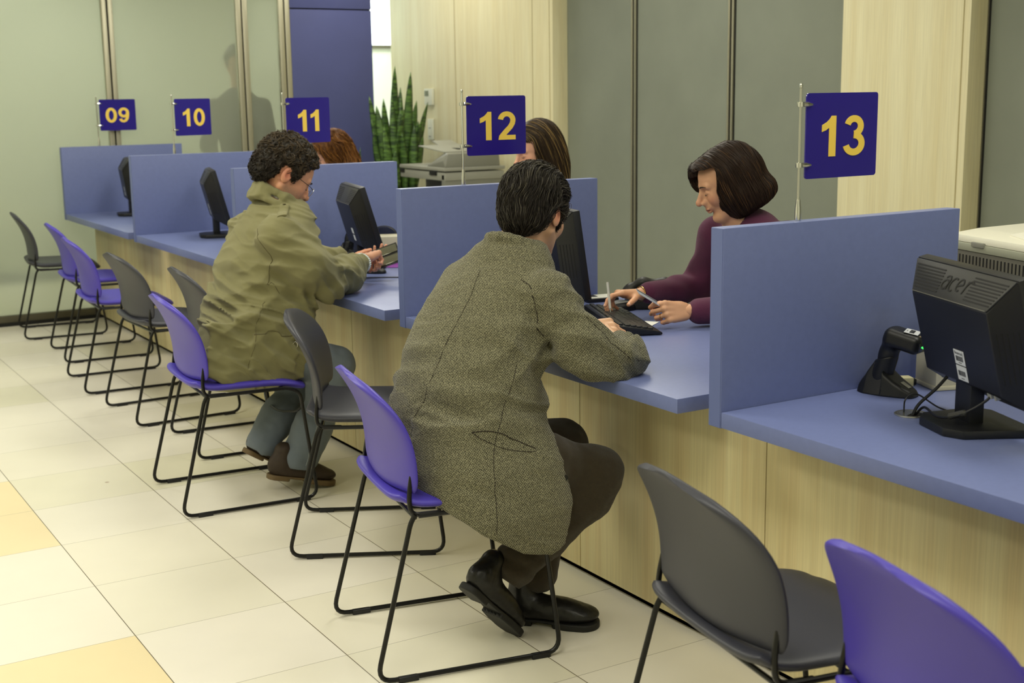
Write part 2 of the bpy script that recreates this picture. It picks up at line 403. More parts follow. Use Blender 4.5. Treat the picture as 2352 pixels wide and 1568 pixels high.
# pale wood cladding, standing proud of the grey wall
b = MB(); b.box((2.66, (5.023 + 7.44) / 2, 1.45), (0.12, 7.44 - 5.023, 2.9), 0.004); struct('wall_right_cladding', b, M_woodw)
for y in (6.357, 5.273, 5.06):
    b = MB(); b.box((2.5995, y, 1.45), (0.002, 0.006, 2.9)); struct('trim_3', b, mat('wood_joint', (168, 156, 112), 0.6))
b = MB(); b.box((2.66, (1.621 + 2.40) / 2, 1.45), (0.12, 2.40 - 1.621, 2.9), 0.004); struct('wall_right_pilaster', b, M_woodw)
b = MB(); b.box((2.5995, 1.66, 1.45), (0.002, 0.006, 2.9)); struct('trim_3', b, MATS['wood_joint'])
# passage beyond the cladding
b = MB(); b.box((2.155, 8.52, 1.45), (0.08, 2.76, 2.9)); struct('wall_light_block', b, M_white)  # unseen wall, added to keep the window's glare out of the frosted glass
b = MB(); b.box((3.9, 8.6, 1.45), (0.1, 2.6, 2.9)); struct('wall_passage', b, M_white)
b = MB(); b.box((4.55, 7.3, 1.45), (1.2, 0.1, 2.9)); struct('wall_passage_end', b, M_white)
b = MB(); b.box((3.6, 7.45, 1.45), (1.8, 0.06, 2.9)); struct('wall_passage_end', b, M_white)
# lit transom window high at the back of the passage
GLASSY = 6.95
b = MB(); b.box((3.05, 9.89, 2.42), (1.7, 0.02, 0.80)); struct('window_4', b, mat('daylight_pane', (240, 246, 246), 0.4, emit=(236, 246, 250), es=2.2))
b = MB(); b.box((3.05, 9.88, 2.0), (1.7, 0.05, 0.03), 0.004); struct('trim_4', b, M_aluD)
b = MB(); b.box((3.05, 9.87, 0.55), (1.7, 0.05, 1.05)); struct('wall_passage_dado', b, M_bluewall)

# blue wall section (column) beside the glass wall
b = MB(); b.box(((1.535 + 2.2) / 2, GLASSY + 0.09, 1.08), (2.2 - 1.535, 0.18, 2.16), 0.002); struct('wall_back_blue', b, M_bluewall)
b = MB(); b.box(((1.535 + 2.2) / 2, GLASSY + 0.09, 2.52), (2.2 - 1.535, 0.18, 0.70), 0.002); struct('wall_back_blue', b, M_bluewall)
b = MB(); b.box(((1.535 + 2.2) / 2, GLASSY + 0.1, 2.165), (0.66, 0.17, 0.02)); struct('trim_5', b, M_black)
b = MB(); b.box((0.8, GLASSY + 0.09, 2.58), (11.9 - 2.2, 0.18, 0.64)); b = MB(); b.box(((-5.1 + 1.535) / 2, GLASSY + 0.06, 2.60), (6.635, 0.12, 0.60)); struct('wall_back_header', b, M_white)

# frosted glass wall: panes, posts, rails
M_frost = frosted_mat()
posts = [(-3.4, 0.07), (-1.6, 0.07), (0.195, 0.075), (1.163, 0.085), (1.492, 0.085)]
pan = [(-5.1, -3.44), (-3.36, -1.64), (-1.56, 0.155), (0.235, 1.118), (1.208, 1.448)]
for i, (a, c) in enumerate(pan):
    b = MB(); b.box(((a + c) / 2, GLASSY + 0.03, 1.17), (c - a, 0.010, 2.22)); struct('window_%d' % (i + 5), b, M_frost)
for x, wd in posts:
    b = MB(); b.box((x - wd / 4 - 0.003, GLASSY + 0.03, 1.15), (wd / 2 - 0.004, 0.055, 2.3), 0.004); b.box((x + wd / 4 + 0.003, GLASSY + 0.03, 1.15), (wd / 2 - 0.004, 0.055, 2.3), 0.004)
    struct('trim_6', b, M_alu)
    b = MB(); b.box((x, GLASSY + 0.035, 1.15), (0.008, 0.04, 2.3)); struct('trim_7', b, M_black)
for (x0, x1) in ((-5.1, 1.53),):
    b = MB(); b.box(((x0 + x1) / 2, GLASSY + 0.03, 0.035), (x1 - x0, 0.06, 0.07), 0.003); struct('trim_8', b, M_aluD)
    b = MB(); b.box(((x0 + x1) / 2, GLASSY + 0.03, 2.28), (x1 - x0, 0.06, 0.07), 0.003); struct('trim_9', b, M_aluD)
    b = MB(); b.box(((x0 + x1) / 2, GLASSY - 0.004, 0.012), (x1 - x0, 0.012, 0.024)); struct('trim_10', b, M_black)

# ================================================================== SERVICE DESKS AND SCREENS
HD = 0.75; XP = -0.1969; SP = 1.7229; TH = 0.0465; HP = 0.4554; LP = 0.8397; DX1 = 0.69
numbers = ['13', '12', '11', '10', '09']
desk_place = {'13': 'nearest desk, carrying the back-turned monitor and grommet',
              '12': 'desk under the tweed jacket elbow',
              '11': 'desk under the olive sleeve and wallet',
              '10': 'desk with a lone monitor behind the olive coat',
              '09': 'farthest small desk against the frosted glass wall'}
for k, nm in enumerate(numbers):
    y1 = SP * k; y0 = y1 - SP + TH + 0.124       # desk lies in front (near side) of screen k
    d = empty('service_desk', ((XP + DX1) / 2, (y0 + y1) / 2, 0))
    tag(d, 'blue topped pale wood service ' + desk_place[nm], 'desk', 'service desks in the counter row')
    ox, oy = d.location.x, d.location.y
    b = MB(); b.box((0, 0, HD - 0.02), (DX1 - XP, y1 - y0 - 0.002, 0.04), 0.0025); b.build('desktop', M_blue, d)
    # wood front: panels between thin dark joints
    seg = SP / 2
    for j in range(2):
        ya = y1 + TH - SP + j * seg; yb = ya + seg
        b = MB(); b.box((0.009 - ox, (ya + yb) / 2 - oy, 0.024 + 0.34), (0.018, seg - 0.003, 0.68), 0.001); b.build('front_panel', M_wood, d, smooth=False)
    b = MB(); b.box((0.03 - ox, y1 + TH - SP / 2 - oy, 0.35), (0.02, SP - 0.002, 0.70)); b.box((0.03 - ox, y1 + TH - SP / 2 - oy, 0.012), (0.02, SP - 0.002, 0.024)); b.build('backing_board', M_seam, d, smooth=False)
    # screen between this desk and the next
    s = empty('privacy_screen', (XP + LP / 2, y1 + TH / 2, 0))
    tag(s, {'13': 'blue privacy screen standing under the number 13 sign, largest and nearest',
            '12': 'blue privacy screen under the number 12 sign, behind the tweed jacket man',
            '11': 'blue privacy screen under the number 11 sign, behind the olive coat man',
            '10': 'blue privacy screen under the number 10 sign',
            '09': 'blue privacy screen under the number 09 sign, touching the frosted glass'}[nm], 'screen', 'blue screens between desks')
    b = MB(); b.box((0, 0, (HD - 0.042 + HD + HP) / 2), (LP, TH, HP + 0.042), 0.002); b.build('screen_board', M_blue, s, smooth=False)
    b = MB(); b.box((-LP / 2 - 0.0006, 0, (HD - 0.042 + HD + HP) / 2), (0.0014, TH - 0.004, HP + 0.038)); b.build('edge_band', M_blued, s, smooth=False)

# ================================================================== NUMBER SIGNS
HT = HD + HP
def make_sign(num, y, yaw, label):
    t = empty('number_sign', (0.066, y, HT), yaw); tag(t, label, 'sign', 'numbered counter signs on chrome poles')
    b = MB(); b.lathe([(0.0, 0), (0.008, 0), (0.0085, 0.004), (0.008, 0.03), (0.0062, 0.045), (0.0055, 0.055), (0.0, 0.056)], 16); b.build('pole_base', M_chrome, t)
    b = MB(); b.tube([(0, 0, 0.05), (0, 0, 0.33)], 0.0034, 10); b.lathe([(0, 0.33), (0.0042, 0.331), (0.0045, 0.335), (0.003, 0.341), (0, 0.342)], 10); b.build('pole', M_chrome, t)
    for z in (0.290, 0.140):
        b = MB(); b.lathe([(0, -0.007), (0.009, -0.006), (0.0095, 0), (0.009, 0.006), (0, 0.007)], 14, (0, 0, z))
        b.tube([(0.006, -0.002, z), (0.02, -0.003, z), (0.036, -0.003, z - 0.001)], [0.0062, 0.0062, 0.003], 10)
        b.build('clamp', M_chrome, t)
    W, H_ = 0.250, 0.213; x0, z0 = 0.018, 0.104
    poly = []
    for (cx, cz, a) in ((x0 + 0.008, z0 + 0.008, 180), (x0 + W - 0.008, z0 + 0.008, 270), (x0 + W - 0.008, z0 + H_ - 0.008, 0), (x0 + 0.008, z0 + H_ - 0.008, 90)):
        poly += [(cx + 0.008 * math.cos(math.radians(a + q)), cz + 0.008 * math.sin(math.radians(a + q))) for q in (0, 22, 45, 67, 90)]
    mt = Matrix(((1, 0, 0, 0), (0, 0, -1, 0), (0, 1, 0, 0), (0, 0, 0, 1)))   # (x,y,z)->(x,-z,y)
    b = MB(); b.prism(poly, -0.002, 0.002, mt); b.build('sign_plate', M_sign, t, smooth=False)
    b = MB(); h = 0.102; gw = 0.62 * h * 1.0; cx = x0 + W / 2 - 0.002; z = z0 + 0.054
    gap = 0.008
    KX = 1.22; gw = 0.62 * h * KX
    xs = [cx - gw - 0.005, cx + 0.005]
    if num[0] == '1': xs = [cx - gw - 0.002, cx + 0.006]
    if num == '11': xs = [cx - 0.068, cx + 0.004]
    for ch, xx in zip(num, xs): glyph_mesh(b, ch, xx, z, h, -0.0021, 0.0012, KX)
    b.build('digits', M_yel, t, smooth=False)
    return t
make_sign('13', SP * 0 + 0.024, 0.0, 'indigo sign with yellow number 13 on a chrome pole')
make_sign('12', SP * 1 + 0.024, 0.0, 'indigo sign with yellow number 12 on a chrome pole')
make_sign('11', SP * 2 + 0.024, 0.22, 'indigo sign with yellow number 11 on a chrome pole')
make_sign('10', SP * 3 + 0.024, 0.30, 'indigo sign with yellow number 10 on a chrome pole')
make_sign('09', SP * 4 + 0.020, 0.0, 'indigo sign with yellow number 09 on a chrome pole')

# ================================================================== CHAIRS
def shell(rows, cols, fn, th):
    """double-sided cushion surface: fn(u,v)->(point, normal); thickness fades at the rim"""
    V = []; F = []
    for side in (1, -1):
        for i in range(rows + 1):
            for j in range(cols + 1):
                u = math.sin((j / cols - 0.5) * math.pi); v = 0.5 + 0.5 * math.sin((i / rows - 0.5) * math.pi)
                p_, n_ = fn(u, v)
                e = max(abs(u), abs(2 * v - 1)); t = th * 0.5 * max(0.0, 1 - e ** 10) ** 0.5 if e < 1 else 0
                V.append(Vector(p_) + Vector(n_) * t * side)
    S = (rows + 1) * (cols + 1)
    for i in range(rows):
        for j in range(cols):
            a = i * (cols + 1) + j; q = (a, a + 1, a + cols + 2, a + cols + 1)
            F.append(q); F.append(tuple(S + x for x in q[::-1]))
    def rim(a, b_): F.append((a, S + a, S + b_, b_))
    for j in range(cols): rim(j, j + 1); rim(rows * (cols + 1) + j + 1, rows * (cols + 1) + j)
    for i in range(rows): rim((i + 1) * (cols + 1), i * (cols + 1)); rim(i * (cols + 1) + cols, (i + 1) * (cols + 1) + cols)
    return V, F
def fixn(V, F):
    bm = bmesh.new(); vs = [bm.verts.new(v) for v in V]
    for f in F:
        try: bm.faces.new([vs[i] for i in f])
        except Exception: pass
    bmesh.ops.remove_doubles(bm, verts=bm.verts[:], dist=0.0002); bmesh.ops.recalc_face_normals(bm, faces=bm.faces[:])
    bm.verts.index_update(); V2 = [v.co.copy() for v in bm.verts]; F2 = [[v.index for v in f.verts] for f in bm.faces]; bm.free(); return V2, F2
def back_fn(u, v):
    # v 0 bottom .. 1 top ; local chair frame, +x forward
    z = 0.510 + 0.292 * v
    w = 0.243 + 0.004 * math.sin(v * math.pi)
    # rounded outline: big radius at the top corners, small at the bottom
    if v > 0.40:
        t = (v - 0.40) / 0.60; w *= max(0.0, 1 - t ** 3.3) ** (1 / 2.5)
        w = max(w, 0.05)
    if v < 0.12:
        t = 1 - v / 0.12; w *= 1 - 0.05 * t ** 2.5
    y = u * w
    x = -0.176 - 0.028 * v - 0.070 * v ** 2.4 + 0.030 * (abs(y) / 0.235) ** 2 + 0.010 * math.sin(v * math.pi)
    z -= 0.016 * (1 - (y / 0.235) ** 2) * (1 - v) ** 3 - 0.01 * v * (1 - u * u)
    return (x, y, z), Vector((1, -0.22 * u, 0.25 + 0.3 * v * v)).normalized()
def seat_fn(u, v):
    # v 0 rear .. 1 front
    x = -0.205 + 0.455 * v
    y = u * 0.236
    # round the corners in plan
    a, b_ = abs(u), abs(2 * v - 1)
    k = (a ** 7 + b_ ** 7) ** (1 / 7) if a + b_ > 0 else 1
    m_ = max(a, b_, 1e-6); sc = m_ / k if k > 0 else 1
    x = 0.0225 + (x - 0.0225) * sc; y *= sc
    z = 0.468 + 0.010 * a * a * (1 - v) - 0.030 * max(0, v - 0.6) ** 2 / 0.16 + 0.020 * (max(0, 0.25 - v) / 0.25) ** 2
    return (x, y, z), Vector((0, 0, 1))
def make_chair(m_body):
    t = empty('stacking_chair')
    sh = fixn(*shell(26, 22, seat_fn, 0.034)); mk('seat', sh[0], sh[1], m_body, t)
    sh = fixn(*shell(28, 22, back_fn, 0.026)); bk = mk('backrest', sh[0], sh[1], m_body, t)
    for sy in (-1, 1):
        y0 = sy * 0.25; y1 = sy * 0.236
        path = fillet([(-0.150, y1, 0.452), (-0.163, y1, 0.43), (-0.272, y0, 0.0095), (0.255, y0, 0.0095), (0.205, y1, 0.425), (0.16, y1, 0.447), (-0.14, y1, 0.449)], [0.02, 0.05, 0.05, 0.03, 0.03])
        b = MB(); b.tube(path, 0.0068, 10); b.build('sled_leg', M_rod, t)
        b = MB(); b.tube(fillet([(-0.08, y1 * 0.99, 0.450), (-0.160, y1 * 0.985, 0.452), (-0.163, y1 * 0.965, 0.500), (-0.153, y1 * 0.95, 0.555)], 0.035), 0.0066, 10); b.build('back_support', M_rod, t)
        for x in (-0.185, 0.195):
            b = MB(); b.box((x, y0, 0.0075), (0.055, 0.017, 0.015), 0.003); b.build('foot_glide', M_blk, t)
    b = MB(); b.tube(smoothline([(0.212, -0.236, 0.37), (0.195, -0.20, 0.345), (0.17, -0.09, 0.325), (0.165, 0, 0.322), (0.17, 0.09, 0.325), (0.195, 0.20, 0.345), (0.212, 0.236, 0.37)]), 0.0050, 8); b.build('stretcher', M_rod, t)
    for x in (-0.15, 0.14):
        b = MB(); b.tube([(x, -0.236, 0.445), (x, 0.236, 0.445)], 0.006, 8); b.build('seat_rail', M_rod, t)
    return t
proto_p = make_chair(M_purp); proto_g = make_chair(M_gry)
chairs = [  # x, y, rot(deg), colour, label
    (-0.35, 6.535, -7, 'g', 'charcoal stacking chair backed up to the frosted glass, farthest in the row'),
    (-0.325, 5.62, -3.5, 'p', 'purple stacking chair half hidden behind another purple one'),
    (-0.432, 4.71, -3, 'p', 'purple stacking chair in full view between a purple one and a charcoal one'),
    (-0.417, 3.885, 1.5, 'g', 'charcoal stacking chair with full back showing, at the number 10 desk'),
    (-0.33, 3.14, -4, 'g', 'charcoal stacking chair cut off by the olive coat'),
    (-0.628, 2.40, -4, 'p', 'purple stacking chair the man in the olive coat sits on'),
    (-0.386, 1.651, -28, 'g', 'charcoal stacking chair turned askew between the two seated men'),
    (-0.60, 0.72, -10.5, 'p', 'purple stacking chair the man in the tweed jacket sits on'),
    (-0.490, -0.54, -10, 'g', 'empty charcoal stacking chair at the nearest desk'),
    (-0.503, -1.09, -11, 'p', 'purple stacking chair cropped by the lower right corner'),
]
used = {'p': False, 'g': False}
for (x, y, a, c, lb) in chairs:
    src = proto_p if c == 'p' else proto_g
    o = src if not used[c] else copy_tree(src)
    if used[c]: pass
    used[c] = True
    o.location = (x, y, 0); o.rotation_euler = (0, 0, math.radians(a))
    tag(o, lb, 'chair', 'stacking chairs along the counter')
# ================================================================== IMPLICIT SURFACES (for people, clothing, soft shapes)
A3 = lambda *q: np.array(q, dtype=float)
def length(v): return np.sqrt((v * v).sum(-1))
def smin(a, b, k):
    h = np.clip(0.5 + 0.5 * (b - a) / k, 0, 1); return b * (1 - h) + a * h - k * h * (1 - h)
def smax(a, b, k): return -smin(-a, -b, k)
def cone(P, a, b, ra, rb):
    a = np.asarray(a, float); b = np.asarray(b, float); ab = b - a; h = np.clip(((P - a) @ ab) / (ab @ ab), 0, 1)
    return length(P - a - h[:, None] * ab) - (ra + (rb - ra) * h)
def ell(P, c, r, R=None):
    q = P - np.asarray(c, float)
    if R is not None: q = q @ R          # R columns = local axes
    r = np.asarray(r, float); k0 = length(q / r); k1 = length(q / (r * r))
    return k0 * (k0 - 1.0) / np.maximum(k1, 1e-9)
def rboxf(P, c, h, rr, R=None):
    q = P - np.asarray(c, float)
    if R is not None: q = q @ R
    d = np.abs(q) - (np.asarray(h, float) - rr)
    return length(np.maximum(d, 0)) + np.minimum(d.max(-1), 0) - rr
def chain(P, pts, k=0.015):
    """pts: list of (xyz, r); flattened union of tapered capsules"""
    d = None
    for (a, ra), (b, rb) in zip(pts[:-1], pts[1:]):
        c = cone(P, a, b, ra, rb); d = c if d is None else smin(d, c, k)
    return d
def rotm(yaw=0, pitch=0, roll=0):
    """columns: forward, left, up. yaw about z, pitch>0 looks down, roll>0 tilts to the left"""
    cy, sy = math.cos(yaw), math.sin(yaw); cp, sp = math.cos(pitch), math.sin(pitch); cr, sr = math.cos(roll), math.sin(roll)
    Rz = np.array([[cy, -sy, 0], [sy, cy, 0], [0, 0, 1]]); Ry = np.array([[cp, 0, sp], [0, 1, 0], [-sp, 0, cp]])
    Rx = np.array([[1, 0, 0], [0, cr, -sr], [0, sr, cr]])
    return Rz @ Ry @ Rx
_rng = np.random.RandomState(7); _TAB = _rng.rand(4096)
def vnoise(P):
    i = np.floor(P).astype(np.int64); f = P - i; f = f * f * (3 - 2 * f); out = 0
    for dx in (0, 1):
        for dy in (0, 1):
            for dz in (0, 1):
                h = ((i[:, 0] + dx) * 73856093 ^ (i[:, 1] + dy) * 19349663 ^ (i[:, 2] + dz) * 83492791) & 4095
                w_ = (f[:, 0] if dx else 1 - f[:, 0]) * (f[:, 1] if dy else 1 - f[:, 1]) * (f[:, 2] if dz else 1 - f[:, 2])
                out = out + _TAB[h] * w_
    return out * 2 - 1
def loft_z(P, st, k=1.0):
    """stack of rotated ellipses along z. st rows: z, cx, cy, a(forward), b(left), yaw"""
    st = np.array(st, float); z = np.clip(P[:, 2], st[0, 0], st[-1, 0])
    # smooth (cosine-free) interpolation by sampling a Catmull-Rom table
    n = len(st); tt = np.linspace(0, n - 1, (n - 1) * 12 + 1); tab = []
    for t in tt:
        i = min(int(t), n - 2); f = t - i; p0 = st[max(i - 1, 0)]; p1 = st[i]; p2 = st[i + 1]; p3 = st[min(i + 2, n - 1)]
        tab.append(0.5 * (2 * p1 + (-p0 + p2) * f + (2 * p0 - 5 * p1 + 4 * p2 - p3) * f * f + (-p0 + 3 * p1 - 3 * p2 + p3) * f ** 3))
    tab = np.array(tab); zz = np.maximum.accumulate(tab[:, 0])
    cx, cy, a, b, yw = [np.interp(z, zz, tab[:, j]) for j in (1, 2, 3, 4, 5)]
    x = P[:, 0] - cx; y = P[:, 1] - cy; c = np.cos(yw); s = np.sin(yw)
    u = x * c + y * s; v = -x * s + y * c
    k0 = np.sqrt((u / a) ** 2 + (v / b) ** 2); k1 = np.sqrt((u / a ** 2) ** 2 + (v / b ** 2) ** 2)
    d = np.where(k0 < 1e-6, -np.minimum(a, b), k0 * (k0 - 1) / np.maximum(k1, 1e-9))
    dz = np.maximum(P[:, 2] - st[-1, 0], st[0, 0] - P[:, 2])
    r = 0.03
    return np.where(dz > -r, np.sqrt(np.maximum(d + r, 0) ** 2 + np.maximum(dz + r, 0) ** 2) - r + np.minimum(np.maximum(d + r, dz + r), 0), d) * 0.9

def surfnet(f, lo, hi, h, B=8, proj=True):
    lo = np.asarray(lo, float); hi = np.asarray(hi, float); nb = np.ceil((hi - lo) / (h * B)).astype(int)
    gi = np.stack(np.meshgrid(*[np.arange(n) for n in nb], indexing='ij'), -1).reshape(-1, 3)
    cen = lo + (gi + 0.5) * h * B; d = f(cen); keep = gi[np.abs(d) < h * B * 0.9 * 1.35]
    if len(keep) == 0: return np.zeros((0, 3)), np.zeros((0, 4), int)
    off = np.stack(np.meshgrid(*[np.arange(B + 1)] * 3, indexing='ij'), -1).reshape(-1, 3)
    cell = np.stack(np.meshgrid(*[np.arange(B)] * 3, indexing='ij'), -1).reshape(-1, 3)
    co = [(i, j, k) for i in (0, 1) for j in (0, 1) for k in (0, 1)]
    edges = [(a, b) for a in range(8) for b in range(a + 1, 8) if sum(abs(co[a][t] - co[b][t]) for t in range(3)) == 1]
    IDS = []; VS = []; SG = []
    for s in range(0, len(keep), 300):
        kb = keep[s:s + 300]; pts = lo + (kb[:, None, :] * B + off[None]) * h
        val = f(pts.reshape(-1, 3)).reshape(len(kb), B + 1, B + 1, B + 1)
        cv = np.stack([val[:, cell[:, 0] + c[0], cell[:, 1] + c[1], cell[:, 2] + c[2]] for c in co], -1)   # nb, B^3, 8
        neg = cv < 0; act = neg.any(-1) & ~neg.all(-1); ib, ic = np.nonzero(act)
        if len(ib) == 0: continue
        c8 = cv[ib, ic]; acc = np.zeros((len(ib), 3)); cnt = np.zeros(len(ib))
        for a, b in edges:
            va, vb = c8[:, a], c8[:, b]; x = (va < 0) != (vb < 0); t = np.where(x, va / np.where(x, va - vb, 1), 0)
            pa = np.array(co[a], float); pb = np.array(co[b], float)
            acc += np.where(x[:, None], pa + t[:, None] * (pb - pa), 0); cnt += x
        g = kb[ib] * B + cell[ic]
        IDS.append(g); VS.append(lo + (g + acc / cnt[:, None]) * h); SG.append(neg[ib, ic])
    G = np.concatenate(IDS); V = np.concatenate(VS); S = np.concatenate(SG)
    M_ = int(max(nb) * B + 8); key = (G[:, 0] * M_ + G[:, 1]) * M_ + G[:, 2]; o = np.argsort(key); key = key[o]; G = G[o]; V = V[o]; S = S[o]
    def look(dg):
        kk = ((G[:, 0] + dg[0]) * M_ + G[:, 1] + dg[1]) * M_ + G[:, 2] + dg[2]
        p_ = np.clip(np.searchsorted(key, kk), 0, len(key) - 1); return np.where(key[p_] == kk, p_, -1)
    F = []
    for ax, (c1, (da, db)) in enumerate([(4, ((0, -1, 0), (0, 0, -1))), (2, ((0, 0, -1), (-1, 0, 0))), (1, ((-1, 0, 0), (0, -1, 0)))]):
        s0 = S[:, 0]; s1 = S[:, c1]; x = s0 != s1; i0 = np.arange(len(G)); i1 = look(da); i2 = look(tuple(da[t] + db[t] for t in range(3))); i3 = look(db)
        ok = x & (i1 >= 0) & (i2 >= 0) & (i3 >= 0); q = np.stack([i0, i1, i2, i3], -1)[ok]; fl = ~s0[ok]; q[fl] = q[fl][:, ::-1]; F.append(q)
    F = np.concatenate(F)
    if proj:
        for _ in range(1):
            d0, n0 = grad(f, V, h * 0.6); V = V - n0 * np.clip(d0, -h, h)[:, None]
    return V, F
def grad(f, P, e=0.002):
    d0 = f(P); g = np.stack([f(P + np.eye(3)[i] * e) - d0 for i in range(3)], -1); n = g / np.maximum(length(g), 1e-9)[:, None]
    return d0, n
def snap(f, P, off=0.0, it=6):
    P = np.array(P, float)
    for _ in range(it):
        d0, n = grad(f, P, 0.003); P = P - n * (d0 - off)[:, None]
    return P
def rel(V, t): return V - np.array([t.location.x, t.location.y, t.location.z])
def seam(f, pts, r, name, m, t, off=0.0, n=6, closed=False):
    P = snap(f, smoothline(pts, n), off)
    b = MB(); b.tube([tuple(q) for q in rel(P, t)], r, 6); return b.build(name, m, t)

# ---------------------------------------------------------------- hands
def hand_parts(wrist, d, nrm, side, size=1.0, curls=(30, 35, 40, 45), spread=0.05, thumb=(0.9, 0.5, 25), curl2=None):
    """wrist point, d = direction of the palm, nrm = palm normal (towards which fingers curl), side = +1 if thumb lies along nrm x d, -1 otherwise
       thumb = (outward, towards palm, bend)"""
    d = A3(*d); d /= np.linalg.norm(d); nrm = A3(*nrm); nrm = nrm - d * (nrm @ d); nrm /= np.linalg.norm(nrm); s = np.cross(nrm, d) * side
    w = A3(*wrist); S = size; L = []
    # palm: fan of capsules, from the wrist to the four knuckles
    kn = []
    for i, (o, l) in enumerate(((0.030, 0.088), (0.010, 0.092), (-0.011, 0.087), (-0.030, 0.078))):
        k = w + S * (d * l + s * o); kn.append(k)
        L.append((w + S * (s * o * 0.55 + d * 0.008), k, 0.0155 * S, 0.0115 * S))
    L.append((w + S * (s * 0.012 + d * 0.02 + nrm * 0.006), w + S * (s * 0.022 + d * 0.055 + nrm * 0.010), 0.015 * S, 0.013 * S))
    L.append((w + S * (-s * 0.018 + d * 0.015 + nrm * 0.005), w + S * (-s * 0.026 + d * 0.055 + nrm * 0.006), 0.014 * S, 0.012 * S))
    FG = []
    lens = ((0.043, 0.025, 0.021), (0.047, 0.029, 0.022), (0.044, 0.027, 0.021), (0.034, 0.020, 0.019)); rad = (0.0086, 0.0088, 0.0083, 0.0072)
    for i in range(4):
        p = kn[i]; a = 0; sp = (1.5 - i) * spread
        c2 = curl2[i] if curl2 else curls[i]
        for j in range(3):
            a += math.radians(curls[i] if j == 0 else c2 * (1.0 if j == 1 else 0.7))
            dr = (d * math.cos(a) + nrm * math.sin(a)) + s * sp * math.cos(a); dr /= np.linalg.norm(dr)
            q = p + dr * lens[i][j] * S; r0 = rad[i] * S * (1.0, 0.93, 0.86)[j]; r1 = rad[i] * S * (0.93, 0.86, 0.72)[j]
            FG.append((i, p, q, r0, r1)); p = q
    tb = w + S * (d * 0.024 + s * 0.022 + nrm * 0.004); o, tp, bd = thumb
    dr = d * 0.75 + s * o + nrm * tp; dr /= np.linalg.norm(dr); q = tb + dr * 0.040 * S; FG.append((4, tb, q, 0.0135 * S, 0.0105 * S))
    b_ = math.radians(bd); d2 = dr * math.cos(b_) + (d - s * 0.5) * math.sin(b_); d2 /= np.linalg.norm(d2); q2 = q + d2 * 0.031 * S; FG.append((4, q, q2, 0.0102 * S, 0.0092 * S))
    d3 = d2 * math.cos(b_ * 0.7) + (d - s * 0.5) * math.sin(b_ * 0.7); d3 /= np.linalg.norm(d3); FG.append((4, q2, q2 + d3 * 0.025 * S, 0.0094 * S, 0.0072 * S))
    def f(P):
        dd = None
        for (a, b, ra, rb) in L:
            c = cone(P, a, b, ra, rb); dd = c if dd is None else smin(dd, c, 0.010)
        out = dd
        for fi in range(5):
            e = None
            for (i, a, b, ra, rb) in FG:
                if i != fi: continue
                c = cone(P, a, b, ra, rb); e = c if e is None else smin(e, c, 0.0035)
            out = smin(out, e, 0.007 if fi < 4 else 0.010)
        return out
    tips = [x[2] for x in FG if True]
    allp = np.array([w] + [x[1] for x in FG] + [x[2] for x in FG])
    f.lo = allp.min(0) - 0.03; f.hi = allp.max(0) + 0.03; f.FG = FG; f.frame = (w, d, nrm, s)
    return f

# ---------------------------------------------------------------- heads (local: x forward, y left, z up, metres)
def head_local(q, female=False, jaw=1.0, nose=1.0, mouth=0.0):
    ay = np.abs(q[:, 1]); qs = np.stack([q[:, 0], ay, q[:, 2]], -1)
    d = ell(q, (-0.012, 0, 0.035), (0.098, 0.076, 0.090))
    d = smin(d, ell(q, (0.035, 0, 0.030), (0.055, 0.062, 0.062)), 0.03)
    d = smin(d, ell(q, (0.030, 0, -0.035), (0.056, 0.055 * jaw, 0.066)), 0.03)
    d = smin(d, cone(qs, (-0.005, 0.054 * jaw, -0.045), (0.058, 0.018, -0.092), 0.017, 0.016), 0.02)
    d = smin(d, ell(q, (0.070, 0, -0.092), (0.020, 0.022 * jaw, 0.019)), 0.016)
    d = smin(d, ell(qs, (0.062, 0.036, -0.018), (0.024, 0.022, 0.026)), 0.02)           # cheeks
    d = smin(d, cone(qs, (0.088, 0.006, 0.026), (0.078, 0.045, 0.024), 0.010, 0.008), 0.012)   # brow
    # eye sockets, eyeballs with lids
    d = smax(d, -ell(qs, (0.096, 0.032, 0.006), (0.014, 0.018, 0.011)), 0.010)
    d = smin(d, ell(qs, (0.076, 0.031, 0.004), (0.0135, 0.0145, 0.0125)), 0.003)
    d = smin(d, cone(qs, (0.083, 0.018, 0.004), (0.080, 0.045, 0.002), 0.0035, 0.003), 0.004)
    # nose
    d = smin(d, cone(q, (0.082, 0, 0.022), (0.088, 0, -0.030), 0.011, 0.0165), 0.006)
    n = smin(cone(q, (0.090, 0, 0.018), (0.108 + 0.006 * nose, 0, -0.020), 0.0075, 0.0095), ell(q, (0.110 + 0.006 * nose, 0, -0.025), (0.0115, 0.0110, 0.0105)), 0.008)
    n = smin(n, ell(qs, (0.101, 0.0125, -0.029), (0.011, 0.0065, 0.0075)), 0.005)
    d = smin(d, n, 0.009)
    d = smin(d, ell(q, (0.086, 0, -0.047), (0.014, 0.022, 0.016)), 0.012)
    # lips
    d = smin(d, ell(q, (0.094, 0, -0.0525), (0.0085, 0.021, 0.0050)), 0.003)
    d = smin(d, ell(q, (0.091, 0, -0.0625), (0.0085, 0.019, 0.0060)), 0.003)
    d = smax(d, -ell(q, (0.103, 0, -0.0572), (0.009, 0.024, 0.0013)), 0.003)
    # ears
    Re = rotm(0, 0.0, 0)
    e = ell(qs, (-0.012, 0.079, -0.004), (0.019, 0.0085, 0.031))
    e = smax(e, -ell(qs, (-0.007, 0.087, 0.000), (0.011, 0.0075, 0.018)), 0.004)
    e = smin(e, ell(qs, (0.001, 0.077, -0.004), (0.005, 0.004, 0.008)), 0.004)
    d = smin(d, e, 0.005)
    return d
SKIN = {'m': (206, 160, 128), 'w': (205, 158, 122)}
